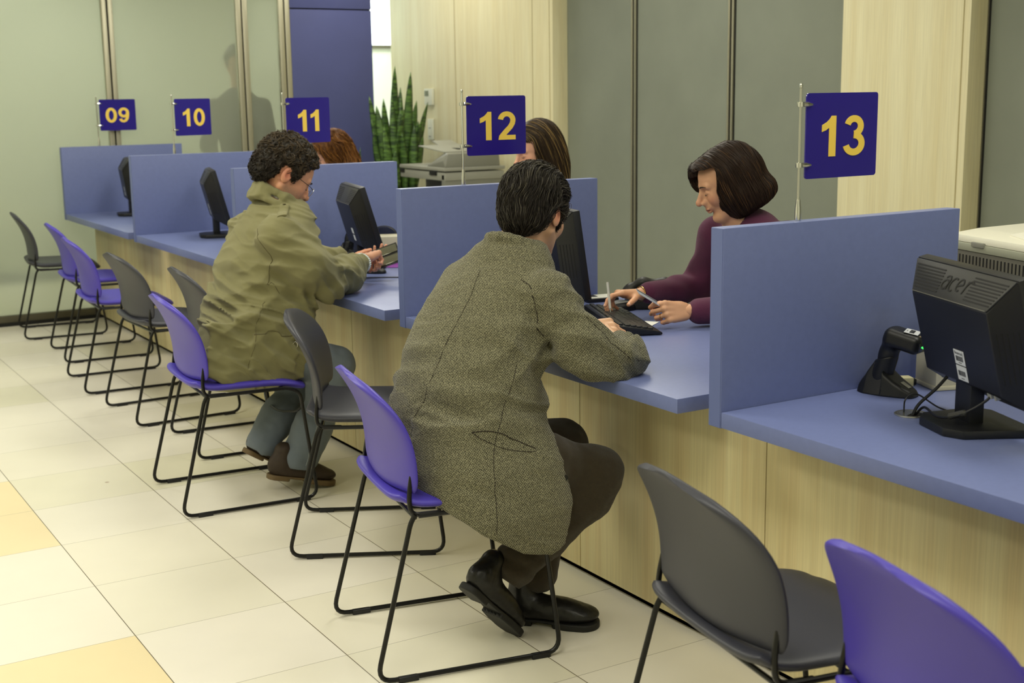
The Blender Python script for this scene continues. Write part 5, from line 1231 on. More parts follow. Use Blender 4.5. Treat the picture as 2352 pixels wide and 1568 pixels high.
# figure standing behind the frosted glass
def standing():
    x0, y0 = 1.230, 7.30; loc = (x0, y0, 0); head = A3(x0, y0, 1.77); Rh = rotm(math.radians(-100), 0.1, 0)
    ST = [(0.86, x0, y0, 0.12, 0.17, 0.0 - 1.57), (1.00, x0, y0, 0.12, 0.165, -1.57), (1.15, x0, y0, 0.115, 0.155, -1.57), (1.32, x0, y0, 0.12, 0.185, -1.57), (1.46, x0, y0, 0.105, 0.20, -1.57), (1.54, x0, y0, 0.08, 0.13, -1.57), (1.60, x0, y0, 0.06, 0.06, -1.57)]
    legs = lambda P: np.minimum(chain(P, [((x0 - 0.09, y0, 0.90), 0.085), ((x0 - 0.10, y0 - 0.01, 0.50), 0.060), ((x0 - 0.10, y0, 0.09), 0.042)], 0.03), chain(P, [((x0 + 0.09, y0, 0.90), 0.085), ((x0 + 0.10, y0 - 0.01, 0.50), 0.060), ((x0 + 0.10, y0, 0.09), 0.042)], 0.03))
    arm = lambda P: np.minimum(chain(P, [((x0 - 0.20, y0, 1.46), 0.05), ((x0 - 0.25, y0 + 0.02, 1.17), 0.042), ((x0 - 0.21, y0 - 0.10, 0.95), 0.03), ((x0 - 0.20, y0 - 0.13, 0.86), 0.028)], 0.02), chain(P, [((x0 + 0.20, y0, 1.46), 0.05), ((x0 + 0.25, y0 + 0.02, 1.17), 0.042), ((x0 + 0.21, y0 - 0.10, 0.95), 0.03), ((x0 + 0.20, y0 - 0.13, 0.86), 0.028)], 0.02))
    f = lambda P: smin(smin(head_local((P - head) @ Rh), chain(P, [((x0, y0, 1.52), 0.055), ((x0, y0, 1.70), 0.05)], 0.02), 0.03), smin(smin(loft_z(P, blocky(ST)), arm(P), 0.04), legs(P), 0.04), 0.04)
    V, F = surfnet(f, (x0 - 0.4, y0 - 0.3, 0.03), (x0 + 0.4, y0 + 0.3, 1.95), 0.010); t = mk('person', rel(V, type('o', (), {'location': Vector(loc)})()), F, M_skin, None, loc=loc, cols=skin_cols(V, None))
    tag(t, 'dark blurred figure of a person standing behind the frosted glass', 'person')
    fc = lambda P: smin(loft_z(P, ST), chain(P, [((x0 - 0.19, y0, 1.45), 0.07), ((x0 - 0.25, y0 + 0.02, 1.17), 0.058), ((x0 - 0.21, y0 - 0.10, 0.97), 0.045)], 0.03), 0.03)
    fc2 = lambda P: smin(fc(P), chain(P, [((x0 + 0.19, y0, 1.45), 0.07), ((x0 + 0.25, y0 + 0.02, 1.17), 0.058), ((x0 + 0.21, y0 - 0.10, 0.97), 0.045)], 0.03), 0.03)
    V, F = surfnet(fc2, (x0 - 0.4, y0 - 0.3, 0.8), (x0 + 0.4, y0 + 0.3, 1.62), 0.012); mk('jacket', rel(V, t), F, M_dark, t)
    V, F = surfnet(lambda P: smax(legs(P) - 0.014, P[:, 2] - 0.95, 0.01), (x0 - 0.4, y0 - 0.3, 0.05), (x0 + 0.4, y0 + 0.3, 1.0), 0.012); mk('trousers', rel(V, t), F, M_dark, t)
    hf = short_hair_f(head, Rh, 0.018, 0.003, 60); V, F = surfnet(hf, head - 0.18, head + 0.18, 0.008); mk('hair', rel(V, t), F, M_hair, t, cols=np.tile(np.array(lin((34, 30, 26))), (len(V), 1)))
    for s in (-1, 1): make_shoe(t, 'shoe', A3(x0 + s * 0.10, y0 + 0.06, 0), rotm(math.radians(-90 - 4 * s * -1), 0, 0), M_leather, M_rub, h=0.006)
standing()
# ================================================================== THINGS ON THE DESKS
def strokes(mb, paths, w, mtx, y=-0.0004, th=0.0008):
    for p_, cl in paths:
        V2, F2 = ribbon(p_, w, cl); n = len(V2)
        V = [(v.x, y, v.y) for v in V2] + [(v.x, y - th, v.y) for v in V2]
        mb.add(V, [f for f in F2] + [tuple(n + i for i in f[::-1]) for f in F2] + [(f[1], f[2], n + f[2], n + f[1]) for f in F2] + [(f[3], f[0], n + f[0], n + f[3]) for f in F2], mtx)
def text_mesh(txt, size, name='tmp'):
    cu = bpy.data.curves.new(name, 'FONT'); cu.body = txt; cu.size = size; cu.extrude = 0.0002
    ob = bpy.data.objects.new(name, cu); C.objects.link(ob); bpy.context.view_layer.update()
    me = bpy.data.meshes.new_from_object(ob); V = [v.co.copy() for v in me.vertices]; F = [tuple(p_.vertices) for p_ in me.polygons]
    bpy.data.objects.remove(ob); bpy.data.meshes.remove(me); bpy.data.curves.remove(cu); return V, F
def frame(o, right, inward):
    """matrix mapping (x right, y inward, z up) to the given frame"""
    r = Vector(right).normalized(); i = Vector(inward).normalized(); u = r.cross(i).normalized()
    return Matrix.Translation(o) @ Matrix((r, i, u)).transposed().to_4x4()
def label_plate(t, o, right, inward, w, h, name='asset_label', text=None, bars=True, m=None):
    M = frame(o, right, inward)
    b = MB(); b.box((0, -0.0003, 0), (w, 0.0006, h), 0.0, M); lp = b.build(name, m or M_lab, t, False)
    if bars:
        b = MB(); rng = random.Random(4); x = -w * 0.36
        while x < w * 0.36:
            ww = rng.choice((0.0006, 0.0009, 0.0014)); b.box((x, -0.0008, -h * 0.08 if text else 0), (ww, 0.0003, h * 0.34), 0, M); x += ww + rng.choice((0.0008, 0.0012))
        b.box((0, -0.0008, -h * 0.36), (w * 0.3, 0.0003, h * 0.05), 0, M); b.build('barcode', M_ink, lp, False)
    if text:
        V, F = text_mesh(text, h * 0.30); b = MB(); b.add([(v.x - w * 0.42, -0.0008 - v.z, v.y + h * 0.20) for v in V], [f[::-1] for f in F], M)
        V2, F2 = ribbon(arc(w * 0.30, h * 0.27, h * 0.10, h * 0.16, -70, 80, 10), 0.0012); b.add([(v.x, -0.0009, v.y) for v in V2], F2, M); b.build('logo_text', M_ink, lp, False)
    return lp
def make_monitor(loc, yaw, tilt, zc, label, detail=True, W=0.395, H=0.315):
    t = empty('monitor', loc, yaw); tag(t, label, 'monitor', 'flat monitors on the service desks')
    T = Matrix.Translation((0.02, 0, zc)) @ Matrix.Rotation(tilt, 4, 'Y')      # top leans back (-x)
    T = Matrix.Translation((0.02, 0, zc)) @ Matrix.Rotation(-tilt, 4, 'Y')
    b = MB(); b.box((0.012, 0, 0), (0.026, W, H), 0.004, T); b.build('bezel', M_blk, t)
    b = MB(); b.box((0.0255, 0, 0.004), (0.001, W - 0.034, H - 0.045), 0.0, T); b.build('screen', M_screen, t)
    # wedge-shaped back: slanting top band, sides and undercut bottom
    y0, y1 = W / 2 - 0.002, W / 2 - 0.055; zt, zt2 = H / 2 - 0.002, H / 2 - 0.066; zb, zb2 = -H / 2 + 0.002, -H / 2 + 0.055; D = -0.058
    pts = [(0, s * y0, z) for s in (-1, 1) for z in (zb, zt)] + [(D, s * y1, z) for s in (-1, 1) for z in (zb2, zt2)]
    b = MB(); b.hull(pts, T, 0.003); b.build('housing', M_blk, t)
    # grey slanted band along the top of the back
    a = Vector((0, 0, zt)); c = Vector((D, 0, zt2)); up = (a - c).normalized(); right = Vector((0, -1, 0)); nrm_out = Vector((-(a.z - c.z), 0, -D * -1)).normalized()
    nrm_out = Vector((-(zt - zt2), 0, -(D) * 1.0)); nrm_out = Vector((-abs(zt - zt2), 0, abs(D))).normalized()
    L = (a - c).length; mid = (a + c) / 2 + nrm_out * 0.0012
    MF = T @ frame(mid, right, -nrm_out)
    def trap(z): return y1 + (y0 - y1) * ((z + L / 2) / L)
    b = MB(); P_ = [(-trap(-L / 2) + 0.002, -L / 2 + 0.003), (trap(-L / 2) - 0.002, -L / 2 + 0.003), (trap(L / 2) - 0.002, L / 2 - 0.003), (-trap(L / 2) + 0.002, L / 2 - 0.003)]
    mt = Matrix(((1, 0, 0, 0), (0, 0, -1, 0), (0, 1, 0, 0), (0, 0, 0, 1)))
    b.prism(P_, -0.001, 0.002, MF @ mt, 0.0006); band = b.build('vent_band', M_blk2, t, False)
    for s in (-1, 1):
        b = MB()
        for k in range(8):
            z = -L / 2 + 0.016 + k * (L - 0.028) / 7.5; e = trap(z) - 0.010; xi = 0.058 + (z + L / 2) * 0.10
            b.box((s * (e + xi) / 2, -0.0024, z), (e - xi, 0.0012, 0.0034), 0, MF)
        b.build('vent_grille', M_black, band, False)
    b = MB(); b.box((0, -0.0026, -L / 2 + 0.004), (2 * trap(-L / 2) - 0.006, 0.002, 0.0016), 0, MF); b.build('band_rim', M_mgrey if False else mat('rim_grey', (96, 94, 84), 0.4), band, False)
    if detail:
        h = 0.034; ox = -0.058; sl = 0.22
        def S(p_): return [((ox + (x + z * sl) * h), (z - 0.5) * h) for x, z in p_]
        paths = [(S(arc(0.42, 0.36, 0.36, 0.34, 0, 360, 24)[:-1]), True), (S([(0.14, 0.86), (0.35, 1.0), (0.62, 0.98), (0.78, 0.80), (0.76, 0.4), (0.80, 0.03)]), False),
                 (S(arc(1.40, 0.48, 0.38, 0.48, 55, 300, 20)), False), (S([(1.98, 0.46), (2.55, 0.62)] + arc(2.22, 0.55, 0.34, 0.43, 10, 300, 22)), False),
                 (S([(2.92, 0.0), (2.98, 0.55), (3.02, 0.95)]), False), (S([(3.00, 0.60), (3.16, 0.90), (3.40, 1.0), (3.66, 0.88)]), False)]
        b = MB(); strokes(b, paths, 0.0042, MF, -0.0022, 0.0010); b.build('logo_letters', M_black, band, False)
    # slots on the side chamfers
    for s in (-1, 1):
        b = MB(); n_ = Vector((-(y0 - y1), s * abs(D), 0)).normalized()
        for k in range(5):
            f = 0.18 + 0.15 * k; x = D * (1 - f); y = s * (y1 + (y0 - y1) * f); b.hull([(x + n_.x * q - dx * 0.0018 * D / abs(D), y + n_.y * q * 1.0, z) for q in (0.0006, -0.001) for dx in (-1, 1) for z in (-0.075, 0.045)], T)
        b.build('side_vent', M_black, t, False)
    # underside recess with connectors
    b = MB(); b.hull([(0.0, s * (W / 2 - 0.05), z) for s in (-1, 1) for z in (zb2 + 0.004, zb + 0.004)] + [(D * 0.55, s * (W / 2 - 0.07), zb2 + 0.01) for s in (-1, 1)], T); b.build('connector_recess', M_blk, t, False)
    if detail:
        for k, yy in enumerate((-0.088, -0.112)):
            b = MB(); b.box((D * 0.62, yy, zb2 - 0.012), (0.016, 0.018 if k == 0 else 0.008, 0.026), 0.002, T); b.build('plug', M_lgrey, t)
        M1 = T @ frame(Vector((D - 0.0006, 0.0, 0)), (0, -1, 0), (1, 0, 0))
        label_plate(t, T @ Vector((D - 0.0008, -0.012, -0.040)), T.to_3x3() @ Vector((0, -1, 0)), T.to_3x3() @ Vector((1, 0, 0)), 0.045, 0.036, 'asset_label', 'financas')
        label_plate(t, T @ Vector((D - 0.0008, -0.012, -0.079)), T.to_3x3() @ Vector((0, -1, 0)), T.to_3x3() @ Vector((1, 0, 0)), 0.045, 0.036, 'asset_label')
    else:
        for z in (-0.035, -0.068): label_plate(t, T @ Vector((D - 0.0008, -0.04, z)), T.to_3x3() @ Vector((0, -1, 0)), T.to_3x3() @ Vector((1, 0, 0)), 0.034, 0.026, 'asset_label', bars=False)
    # foot and neck
    b = MB(); b.prism([(-0.085, -0.055), (-0.055, -0.095), (0.085, -0.115), (0.115, -0.08), (0.115, 0.08), (0.085, 0.115), (-0.055, 0.095), (-0.085, 0.055)], 0.0005, 0.020, None, 0.004); b.build('foot', M_blk, t)
    b = MB(); b.box((0.010, 0, 0.014 + (zc - 0.09) / 2), (0.036, 0.070, zc - 0.09), 0.004); b.build('neck', M_blk, t)
    return t
Zd = HD + 0.0005
make_monitor((0.165, -0.440, Zd), math.radians(-21), math.radians(14), 0.225, 'black monitor seen from behind at the right edge, nearest one', True, 0.445)
make_monitor((0.285, 1.48, Zd), math.radians(-14), math.radians(8), 0.225, 'black monitor mostly hidden behind the tweed jacket man\'s head', False)
make_monitor((0.235, 3.06, Zd), math.radians(-12), math.radians(16), 0.225, 'black monitor tilted above the olive coat man\'s hands', False)
make_monitor((0.150, 4.80, Zd), math.radians(-14), math.radians(14), 0.225, 'black monitor on the number 10 desk, left of the olive coat', False)
make_monitor((0.140, 6.50, Zd), math.radians(-10), math.radians(8), 0.225, 'small distant black monitor on the number 09 desk', False)

# ---- barcode scanner in its cradle
def soft(name, f, lo, hi, h, m, t, off=(0, 0, 0)):
    V, F = surfnet(f, lo, hi, h); return mk(name, V, F, m, t)
def make_scanner(loc, yaw, label, detail=True):
    t = empty('barcode_scanner', loc, yaw); tag(t, label, 'scanner', 'barcode scanners in cradles'); h = 0.0022 if detail else 0.004
    def base(P):
        q = P.copy(); x = q[:, 0]
        top = np.interp(x, [-0.075, -0.055, -0.035, -0.010, 0.005, 0.03, 0.070, 0.080], [0.020, 0.050, 0.088, 0.080, 0.058, 0.040, 0.018, 0.010])
        w_ = np.interp(x, [-0.075, -0.05, 0.0, 0.05, 0.080], [0.026, 0.040, 0.043, 0.034, 0.022])
        d = smax(np.abs(q[:, 1]) - (w_ - 0.30 * q[:, 2] * (x < 0) - 0.12 * q[:, 2]), q[:, 2] - top, 0.012); d = smax(d, np.abs(x - 0.0025) - 0.078, 0.010)
        d = smax(d, -q[:, 2], 0.002); d = smax(d, -cone(q, (-0.012, 0, 0.07), (-0.004, 0, 0.12), 0.020, 0.024), 0.004); return d * 0.8
    soft('cradle', base, (-0.09, -0.06, -0.01), (0.10, 0.06, 0.11), h, M_blk if detail else M_blk, t)
    def cup(P): return smax(smax(cone(P, (-0.016, 0, 0.045), (-0.002, 0, 0.098), 0.027, 0.027), -cone(P, (-0.016, 0, 0.05), (0.002, 0, 0.12), 0.0225, 0.024), 0.002), P[:, 2] - 0.098 - 0.3 * P[:, 0], 0.003)
    soft('cradle_cup', cup, (-0.06, -0.04, 0.02), (0.05, 0.04, 0.14), h, M_blk, t)
    def gun(P):
        d = chain(P * A3(1, 1.15, 1), [((-0.016, 0, 0.060), 0.021), ((0.000, 0, 0.105), 0.021), ((0.012, 0, 0.145), 0.025)], 0.02)
        hd_ = rboxf(P, (0.046, 0, 0.146), (0.050, 0.035, 0.024), 0.016, rotm(0, 0.20, 0)); return smin(d, hd_, 0.020)
    g = mk('scanner_gun', *surfnet(gun, (-0.06, -0.06, 0.02), (0.13, 0.06, 0.20), h), M_blk, t)
    Mh = Matrix.Translation((0.046, 0, 0.146)) @ Matrix.Rotation(0.20, 4, 'Y')
    b = MB(); b.box((0.0495, 0, -0.002), (0.003, 0.050, 0.024), 0.001, Mh); b.build('window', mat('scan_window', (20, 24, 34), 0.1), g)
    if detail:
        for (y, z) in ((-0.012, -0.001), (-0.004, -0.004)):
            b = MB(); b.box((0.0515, y, z), (0.001, 0.006, 0.0035), 0, Mh); b.build('indicator_light', M_led, g, False)
        label_plate(g, Mh @ Vector((0.012, 0, 0.0262)), Mh.to_3x3() @ Vector((0.25, -0.97, 0)), Mh.to_3x3() @ Vector((0, 0, -1)), 0.044, 0.036, 'asset_label')
        b = MB(); b.box((0.040, 0.002, 0.0236), (0.006, 0.030, 0.0008), 0, Mh); b.build('maker_plate', mat('plate_tan', (150, 134, 100), 0.5), g, False)
        b = MB(); b.box((0.045, -0.002, 0.0345), (0.004, 0.024, 0.0006), 0, Matrix.Rotation(0.0, 4, 'Y') @ Matrix.Translation((0, 0, 0))); 
        b = MB(); Mb = Matrix.Translation((0.052, 0, 0.0295)) @ Matrix.Rotation(0.50, 4, 'Y'); b.box((0, 0, 0), (0.026, 0.014, 0.002), 0.0005, Mb); b.build('latch', M_mgrey, t)
    return t
make_scanner((0.290, -0.088, Zd), math.radians(-74), 'black barcode scanner with a green light, standing in its cradle')
make_scanner((0.325, 3.335, Zd), math.radians(-40), 'black barcode scanner base behind the olive coat man\'s hand', False)

# ---- small pale printers and power bricks
def slip_printer(loc, yaw, label, sz=(0.14, 0.12, 0.13)):
    t = empty('slip_printer', loc, yaw); tag(t, label, 'printer', 'beige slip printers')
    x, y, z = sz
    b = MB(); b.prism([(-x / 2, 0), (x / 2, 0), (x / 2, z * 0.30), (x * 0.42, z * 0.92), (x * 0.30, z), (-x * 0.36, z * 1.0), (-x / 2, z * 0.80)], -y / 2, y / 2, Matrix(((1, 0, 0, 0), (0, 0, -1, 0), (0, 1, 0, 0), (0, 0, 0, 1))), 0.005); b.build('body', M_beige, t)
    b = MB(); b.box((0, -y / 2 - 0.0006, z * 0.55), (x * 0.86, 0.001, 0.0018), 0); b.build('seam', M_ink, t, False)
    b = MB(); b.box((0, 0, 0.006), (x + 0.004, y + 0.004, 0.012), 0.003); b.build('base', M_beige, t)
    return t
p_ = slip_printer((0.495, -0.115, Zd), math.radians(-20), 'beige slip printer behind the nearest monitor', (0.14, 0.11, 0.155))
p_ = slip_printer((0.455, 3.17, Zd), math.radians(-25), 'beige slip printer beside the wallet, behind screen 12', (0.17, 0.12, 0.125))
rl = empty('roll_cover', (0.475, 3.27, Zd + 0.118)); b = MB(); b.tube(arc3 := [(0.058 * math.cos(a), 0, 0.040 * math.sin(a)) for a in [k * math.pi / 14 for k in range(15)]], 0.004, 8, RZ(math.radians(-28))); 
b.build('rim', M_blk, rl); n = len(arc3); b = MB(); b.prism([(x, z) for x, y, z in arc3], -0.03, 0.03, RZ(math.radians(-28)) @ Matrix(((1, 0, 0, 0), (0, 0, -1, 0), (0, 1, 0, 0), (0, 0, 0, 1))), 0.002); b.build('dome', mat('smoked_plastic', (60, 64, 88), 0.15, trans=0.5, ior=1.2), rl)
tag(rl, 'smoked round paper roll cover on top of the beige printer', 'cover')
t = empty('power_adapter', (0.385, -0.045, Zd), math.radians(-25)); b = MB(); b.box((0, 0, 0.012), (0.062, 0.036, 0.024), 0.003); b.build('housing', mat('cream_plastic', (206, 200, 158), 0.5), t); b = MB(); b.box((0.036, 0, 0.010), (0.012, 0.020, 0.016), 0.002); b.build('plug', M_blk, t)
tag(t, 'small cream power adapter lying behind the nearest scanner', 'adapter')

# ---- cable outlet and cables of the nearest desk
t = empty('cable_outlet', (0.167, -0.28, Zd)); tag(t, 'round metal cable outlet set into the nearest desktop', 'outlet')
b = MB(); b.lathe([(0.030, 0), (0.041, 0.0), (0.041, 0.002), (0.038, 0.0035), (0.031, 0.003), (0.030, 0.0)], 36); b.build('ring', M_steel, t)
b = MB(); b.prism([(0.030 * math.cos(a), 0.030 * math.sin(a)) for a in [math.radians(q) for q in range(20, 201, 12)]], 0.0005, 0.003); b.build('cap', M_steel, t)
b = MB(); b.prism([(0.030 * math.cos(a), 0.030 * math.sin(a)) for a in [math.radians(q) for q in range(200, 381, 12)]], 0.0003, 0.001); b.build('opening', M_black, t)
def cable(pts, r, label, name='cable', ferrite=None):
    t = empty(name, pts[0]); o = Vector(pts[0]); b = MB(); P_ = [Vector(q) - o for q in smoothline(pts, 10)]; b.tube(P_, r, 8); b.build('cord', M_blk, t)
    if ferrite: a, c = [Vector(q) - o for q in ferrite]; b = MB(); b.tube([a, a.lerp(c, 0.1), a.lerp(c, 0.9), c], [r * 1.3, 0.008, 0.008, r * 1.3], 10); b.build('ferrite_core', M_blk2, t)
    tag(t, label, 'cable'); return t
cable([(0.158, -0.292, Zd + 0.002), (0.17, -0.300, Zd + 0.03), (0.20, -0.325, Zd + 0.07), (0.225, -0.345, Zd + 0.11)], 0.0042, 'thick black cable rising from the outlet to the monitor')
cable([(0.168, -0.292, Zd + 0.002), (0.160, -0.325, Zd + 0.028), (0.120, -0.400, Zd + 0.026), (0.105, -0.470, Zd + 0.045), (0.135, -0.520, Zd + 0.085), (0.165, -0.535, Zd + 0.125)], 0.0032, 'black cable with a thick ferrite bead crossing the monitor neck', 'cable', ((0.108, -0.440, Zd + 0.036), (0.112, -0.488, Zd + 0.055)))
cable([(0.160, -0.262, Zd + 0.002), (0.165, -0.262, Zd + 0.035), (0.195, -0.270, Zd + 0.045), (0.235, -0.310, Zd + 0.012), (0.27, -0.36, Zd + 0.004), (0.33, -0.42, Zd + 0.003)], 0.0020, 'thin black cable looping out of the outlet past the scanner')
cable([(0.190, -0.520, Zd + 0.003), (0.26, -0.545, Zd + 0.003), (0.34, -0.60, Zd + 0.003), (0.42, -0.63, Zd + 0.003)], 0.0022, 'thin black cable trailing right from the monitor foot')
cable([(0.10, 2.70, Zd + 0.004), (0.20, 2.66, Zd + 0.003), (0.27, 2.60, Zd + 0.003), (0.36, 2.52, Zd + 0.003)], 0.0025, 'thin dark cable on the desk below the wallet')

# ---- keyboard, mouse, phone, small items of desk 12
t = empty('keyboard', (0.335, 1.145, Zd), math.radians(68 - 90)); tag(t, 'black keyboard with its rear edge towards the tweed sleeve', 'keyboard')
# local: y along the length, x towards the clerk
b = MB(); b.prism([(-0.080, 0.004), (-0.080, 0.034), (-0.070, 0.038), (0.070, 0.014), (0.082, 0.008), (0.082, 0.002)], -0.225, 0.225, Matrix(((1, 0, 0, 0), (0, 0, -1, 0), (0, 1, 0, 0), (0, 0, 0, 1))), 0.003); b.build('case', M_blk, t)
b = MB(); M_key = mat('key_black', (40, 40, 36), 0.30)
for r in range(6):
    n = (20, 21, 21, 20, 19, 12)[r]; x = -0.056 + r * 0.0195 + (0.004 if r > 0 else 0); z = 0.0365 - (x + 0.065) * 0.170; yy = -0.215
    for k in range(n):
        wd = 0.43 / n; b.box((x, yy + wd * (k + 0.5), z + 0.003), (0.0155, wd - 0.0045, 0.008), 0.0015, None, 1)
keys = b.build('keys', M_key, t, False); keys['kind'] = 'stuff'
t = empty('mouse', (0.505, 1.385, Zd), math.radians(160)); tag(t, 'grey and black mouse under the clerk\'s far hand', 'mouse')
V, F = surfnet(lambda P: smax(ell(P, (0, 0, 0.006), (0.058, 0.032, 0.032)), -P[:, 2], 0.003), (-0.08, -0.05, -0.01), (0.08, 0.05, 0.05), 0.003); mk('shell', V, F, M_blk, t)
b = MB(); b.tube([(-0.03, 0.018, 0.033), (0.0, 0.024, 0.031), (0.04, 0.018, 0.024)], 0.003, 8); b.build('side_grip', M_mgrey, t)
b = MB(); b.tube([(0.03, -0.004, 0.034), (0.03, 0.004, 0.034)], 0.005, 10); b.build('wheel', M_mgrey, t)
t = empty('desk_phone', (0.665, 1.395, Zd), math.radians(-31)); tag(t, 'black desk phone with a curved handset behind the clerk\'s arm', 'phone')
b = MB(); b.hull([(x, y, z) for x, z in ((-0.10, 0.0), (-0.10, 0.050), (0.09, 0.030), (0.09, 0.0)) for y in (-0.085, 0.085)] , None, 0.006); b.build('base', M_blk2, t)
fh = lambda P: smin(smin(chain(P, [((-0.088, 0, 0.070), 0.016), ((-0.04, 0, 0.088), 0.0135), ((0.04, 0, 0.086), 0.0135), ((0.088, 0, 0.064), 0.016)], 0.03), ell(P, (-0.092, 0, 0.060), (0.024, 0.024, 0.016)), 0.01), ell(P, (0.092, 0, 0.052), (0.024, 0.024, 0.016)), 0.01)
V, F = surfnet(fh, (-0.14, -0.05, 0.02), (0.14, 0.05, 0.12), 0.003); mk('handset', V, F, M_blk2, t)
t = empty('calculator', (0.575, 1.615, Zd), math.radians(-12)); tag(t, 'white topped flat calculator at the foot of screen 12', 'calculator')
b = MB(); b.box((0, 0, 0.007), (0.125, 0.085, 0.014), 0.003); b.build('body', M_blk, t)
b = MB(); b.box((0, 0, 0.0155), (0.118, 0.078, 0.003), 0.001); b.build('faceplate', mat('off_white', (232, 232, 220), 0.5), t)
b = MB(); b.box((-0.03, 0.010, 0.0175), (0.035, 0.045, 0.0012), 0); b.build('display', M_ink, t, False)
t = empty('paper_slip', (0.415, 1.10, Zd), math.radians(35)); b = MB(); b.box((0, 0, 0.0006), (0.09, 0.05, 0.0010), 0); b.build('sheet', M_paper, t, False); tag(t, 'small white paper slip under the clerk\'s near hand', 'paper')

# ---- wallet, purple pad and mouse on desk 11
t = empty('wallet', (0.125, 2.600, 0.846), math.radians(-22)); tag(t, 'open dark wallet with clear card sleeves, held over the desk', 'wallet')
Mw = Matrix.Rotation(math.radians(-18), 4, 'Y') @ Matrix.Rotation(math.radians(58), 4, 'X')
b = MB(); b.box((0.03, 0.0, 0.0), (0.125, 0.092, 0.007), 0.003, Mw); b.build('cover', M_leather, t)
for k in (-1, 1):
    b = MB(); b.box((0.032, k * 0.022, 0.0055), (0.108, 0.034, 0.004), 0.0015, Mw); b.build('card_sleeve', mat('clear_sleeve', (120, 120, 104), 0.10, 0.6), t)
t = empty('mouse_pad', (0.420, 3.03, Zd)); b = MB(); b.lathe([(0.0, 0), (0.095, 0), (0.097, 0.001), (0.095, 0.003), (0.0, 0.003)], 40); b.build('pad', mat('violet_foam', (128, 48, 150), 0.7), t); tag(t, 'round violet mouse pad behind the wallet', 'pad')
t = empty('mouse', (0.215, 2.845, Zd), math.radians(-50)); tag(t, 'black mouse on the desk right under the olive coat man\'s hands', 'mouse')
V, F = surfnet(lambda P: smax(ell(P, (0, 0, 0.004), (0.058, 0.032, 0.026)), -P[:, 2], 0.003), (-0.08, -0.05, -0.01), (0.08, 0.05, 0.05), 0.003); mk('shell', V, F, M_blk, t)
b = MB(); b.tube([(0.03, -0.004, 0.026), (0.03, 0.004, 0.026)], 0.005, 10); b.build('wheel', M_mgrey, t)

# ================================================================== STAFF SIDE
# laser printer on a low cabinet at the right
yw = math.radians(-16)
t = empty('side_cabinet', (1.32, 0.20, 0), yw); tag(t, 'low pale wood cabinet under the grey office printer', 'cabinet')
b = MB(); b.box((0, 0, 0.375), (0.48, 0.50, 0.73), 0.003); b.build('carcass', M_wood, t, False); b = MB(); b.box((0, 0, 0.7525), (0.50, 0.52, 0.025), 0.003); b.build('cabinet_top', M_blue, t, False)
b = MB(); b.box((-0.243, 0, 0.36), (0.006, 0.47, 0.66), 0.002); dr = b.build('door', M_wood, t, False); b = MB(); b.tube([(-0.255, -0.18, 0.45), (-0.255, -0.18, 0.58)], 0.005, 8); b.build('handle', M_chrome, dr)
t = empty('office_printer', (1.305, 0.215, 0.766), yw); tag(t, 'grey office printer with white top and row of vent slots', 'printer')
b = MB(); b.box((0, 0, 0.125), (0.40, 0.42, 0.25), 0.010); b.build('body', M_dgrey, t)
b = MB(); b.box((-0.001, 0, 0.262), (0.404, 0.424, 0.026), 0.006); b.build('collar', M_mgrey if False else mat('greenish_grey_plastic', (150, 152, 134), 0.5), t)
b = MB(); b.hull([(x, y, z) for x, z in ((-0.200, 0.275), (0.19, 0.275), (-0.196, 0.298), (-0.10, 0.310), (0.15, 0.322), (0.19, 0.30)) for y in (-0.21, 0.21)], None, 0.006); b.build('top_cover', mat('ivory_plastic', (216, 214, 196), 0.5), t)
b = MB(); b.hull([(x, y, z) for x, y, z in ((-0.16, -0.12, 0.3065), (0.14, -0.20, 0.3255), (0.14, 0.06, 0.3255), (-0.13, 0.0, 0.3095), (-0.16, -0.12, 0.300), (0.14, -0.20, 0.31), (0.14, 0.06, 0.31), (-0.13, 0, 0.300))]); b.build('paper_tray', mat('ivory_light', (228, 226, 210), 0.5), t, False)
b = MB(); b.box((-0.203, 0.055, 0.274), (0.012, 0.062, 0.016), 0.003); b.build('latch', M_mgrey, t)
b = MB()
for k in range(22): b.box((-0.2005, 0.19 - k * 0.0180, 0.215), (0.003, 0.0045, 0.042), 0.0)
b.build('vent_slots', M_black, t, False)

# copier
t = empty('copier', (2.13, 5.60, 0)); tag(t, 'large grey photocopier with document feeder beside the snake plant', 'copier')
M_cp = mat('copier_grey', (124, 124, 112), 0.5); M_cpl = mat('copier_light', (148, 148, 136), 0.5); M_cpd = mat('copier_dark', (96, 94, 86), 0.5)
b = MB(); b.box((0.0, 0, 0.42), (0.46, 0.66, 0.80), 0.012); b.build('lower_body', M_cp, t)
b = MB(); b.box((0.0, -0.30, 0.91), (0.46, 0.05, 0.19), 0.01); b.build('side_column', M_cp, t)
b = MB(); b.box((0.10, 0.02, 0.91), (0.26, 0.62, 0.19), 0.004); b.build('rear_body', M_cpd, t)
b = MB(); b.box((0.0, 0, 0.985), (0.46, 0.66, 0.055), 0.008); b.build('scanner_bed', M_cpl, t)
b = MB(); b.box((-0.10, -0.06, 0.86), (0.22, 0.34, 0.006), 0.001); b.build('paper_tray', M_lgrey, t); b = MB(); b.box((-0.13, -0.10, 0.875), (0.20, 0.21, 0.022), 0.002); b.build('paper_stack', M_paper, t)
b = MB(); b.hull([(x, y, z) for x, y in ((-0.235, -0.335), (0.235, -0.335), (0.235, 0.335), (-0.235, 0.335)) for z in (1.020, 1.045)], None, 0.008); b.build('lid', M_cpl, t)
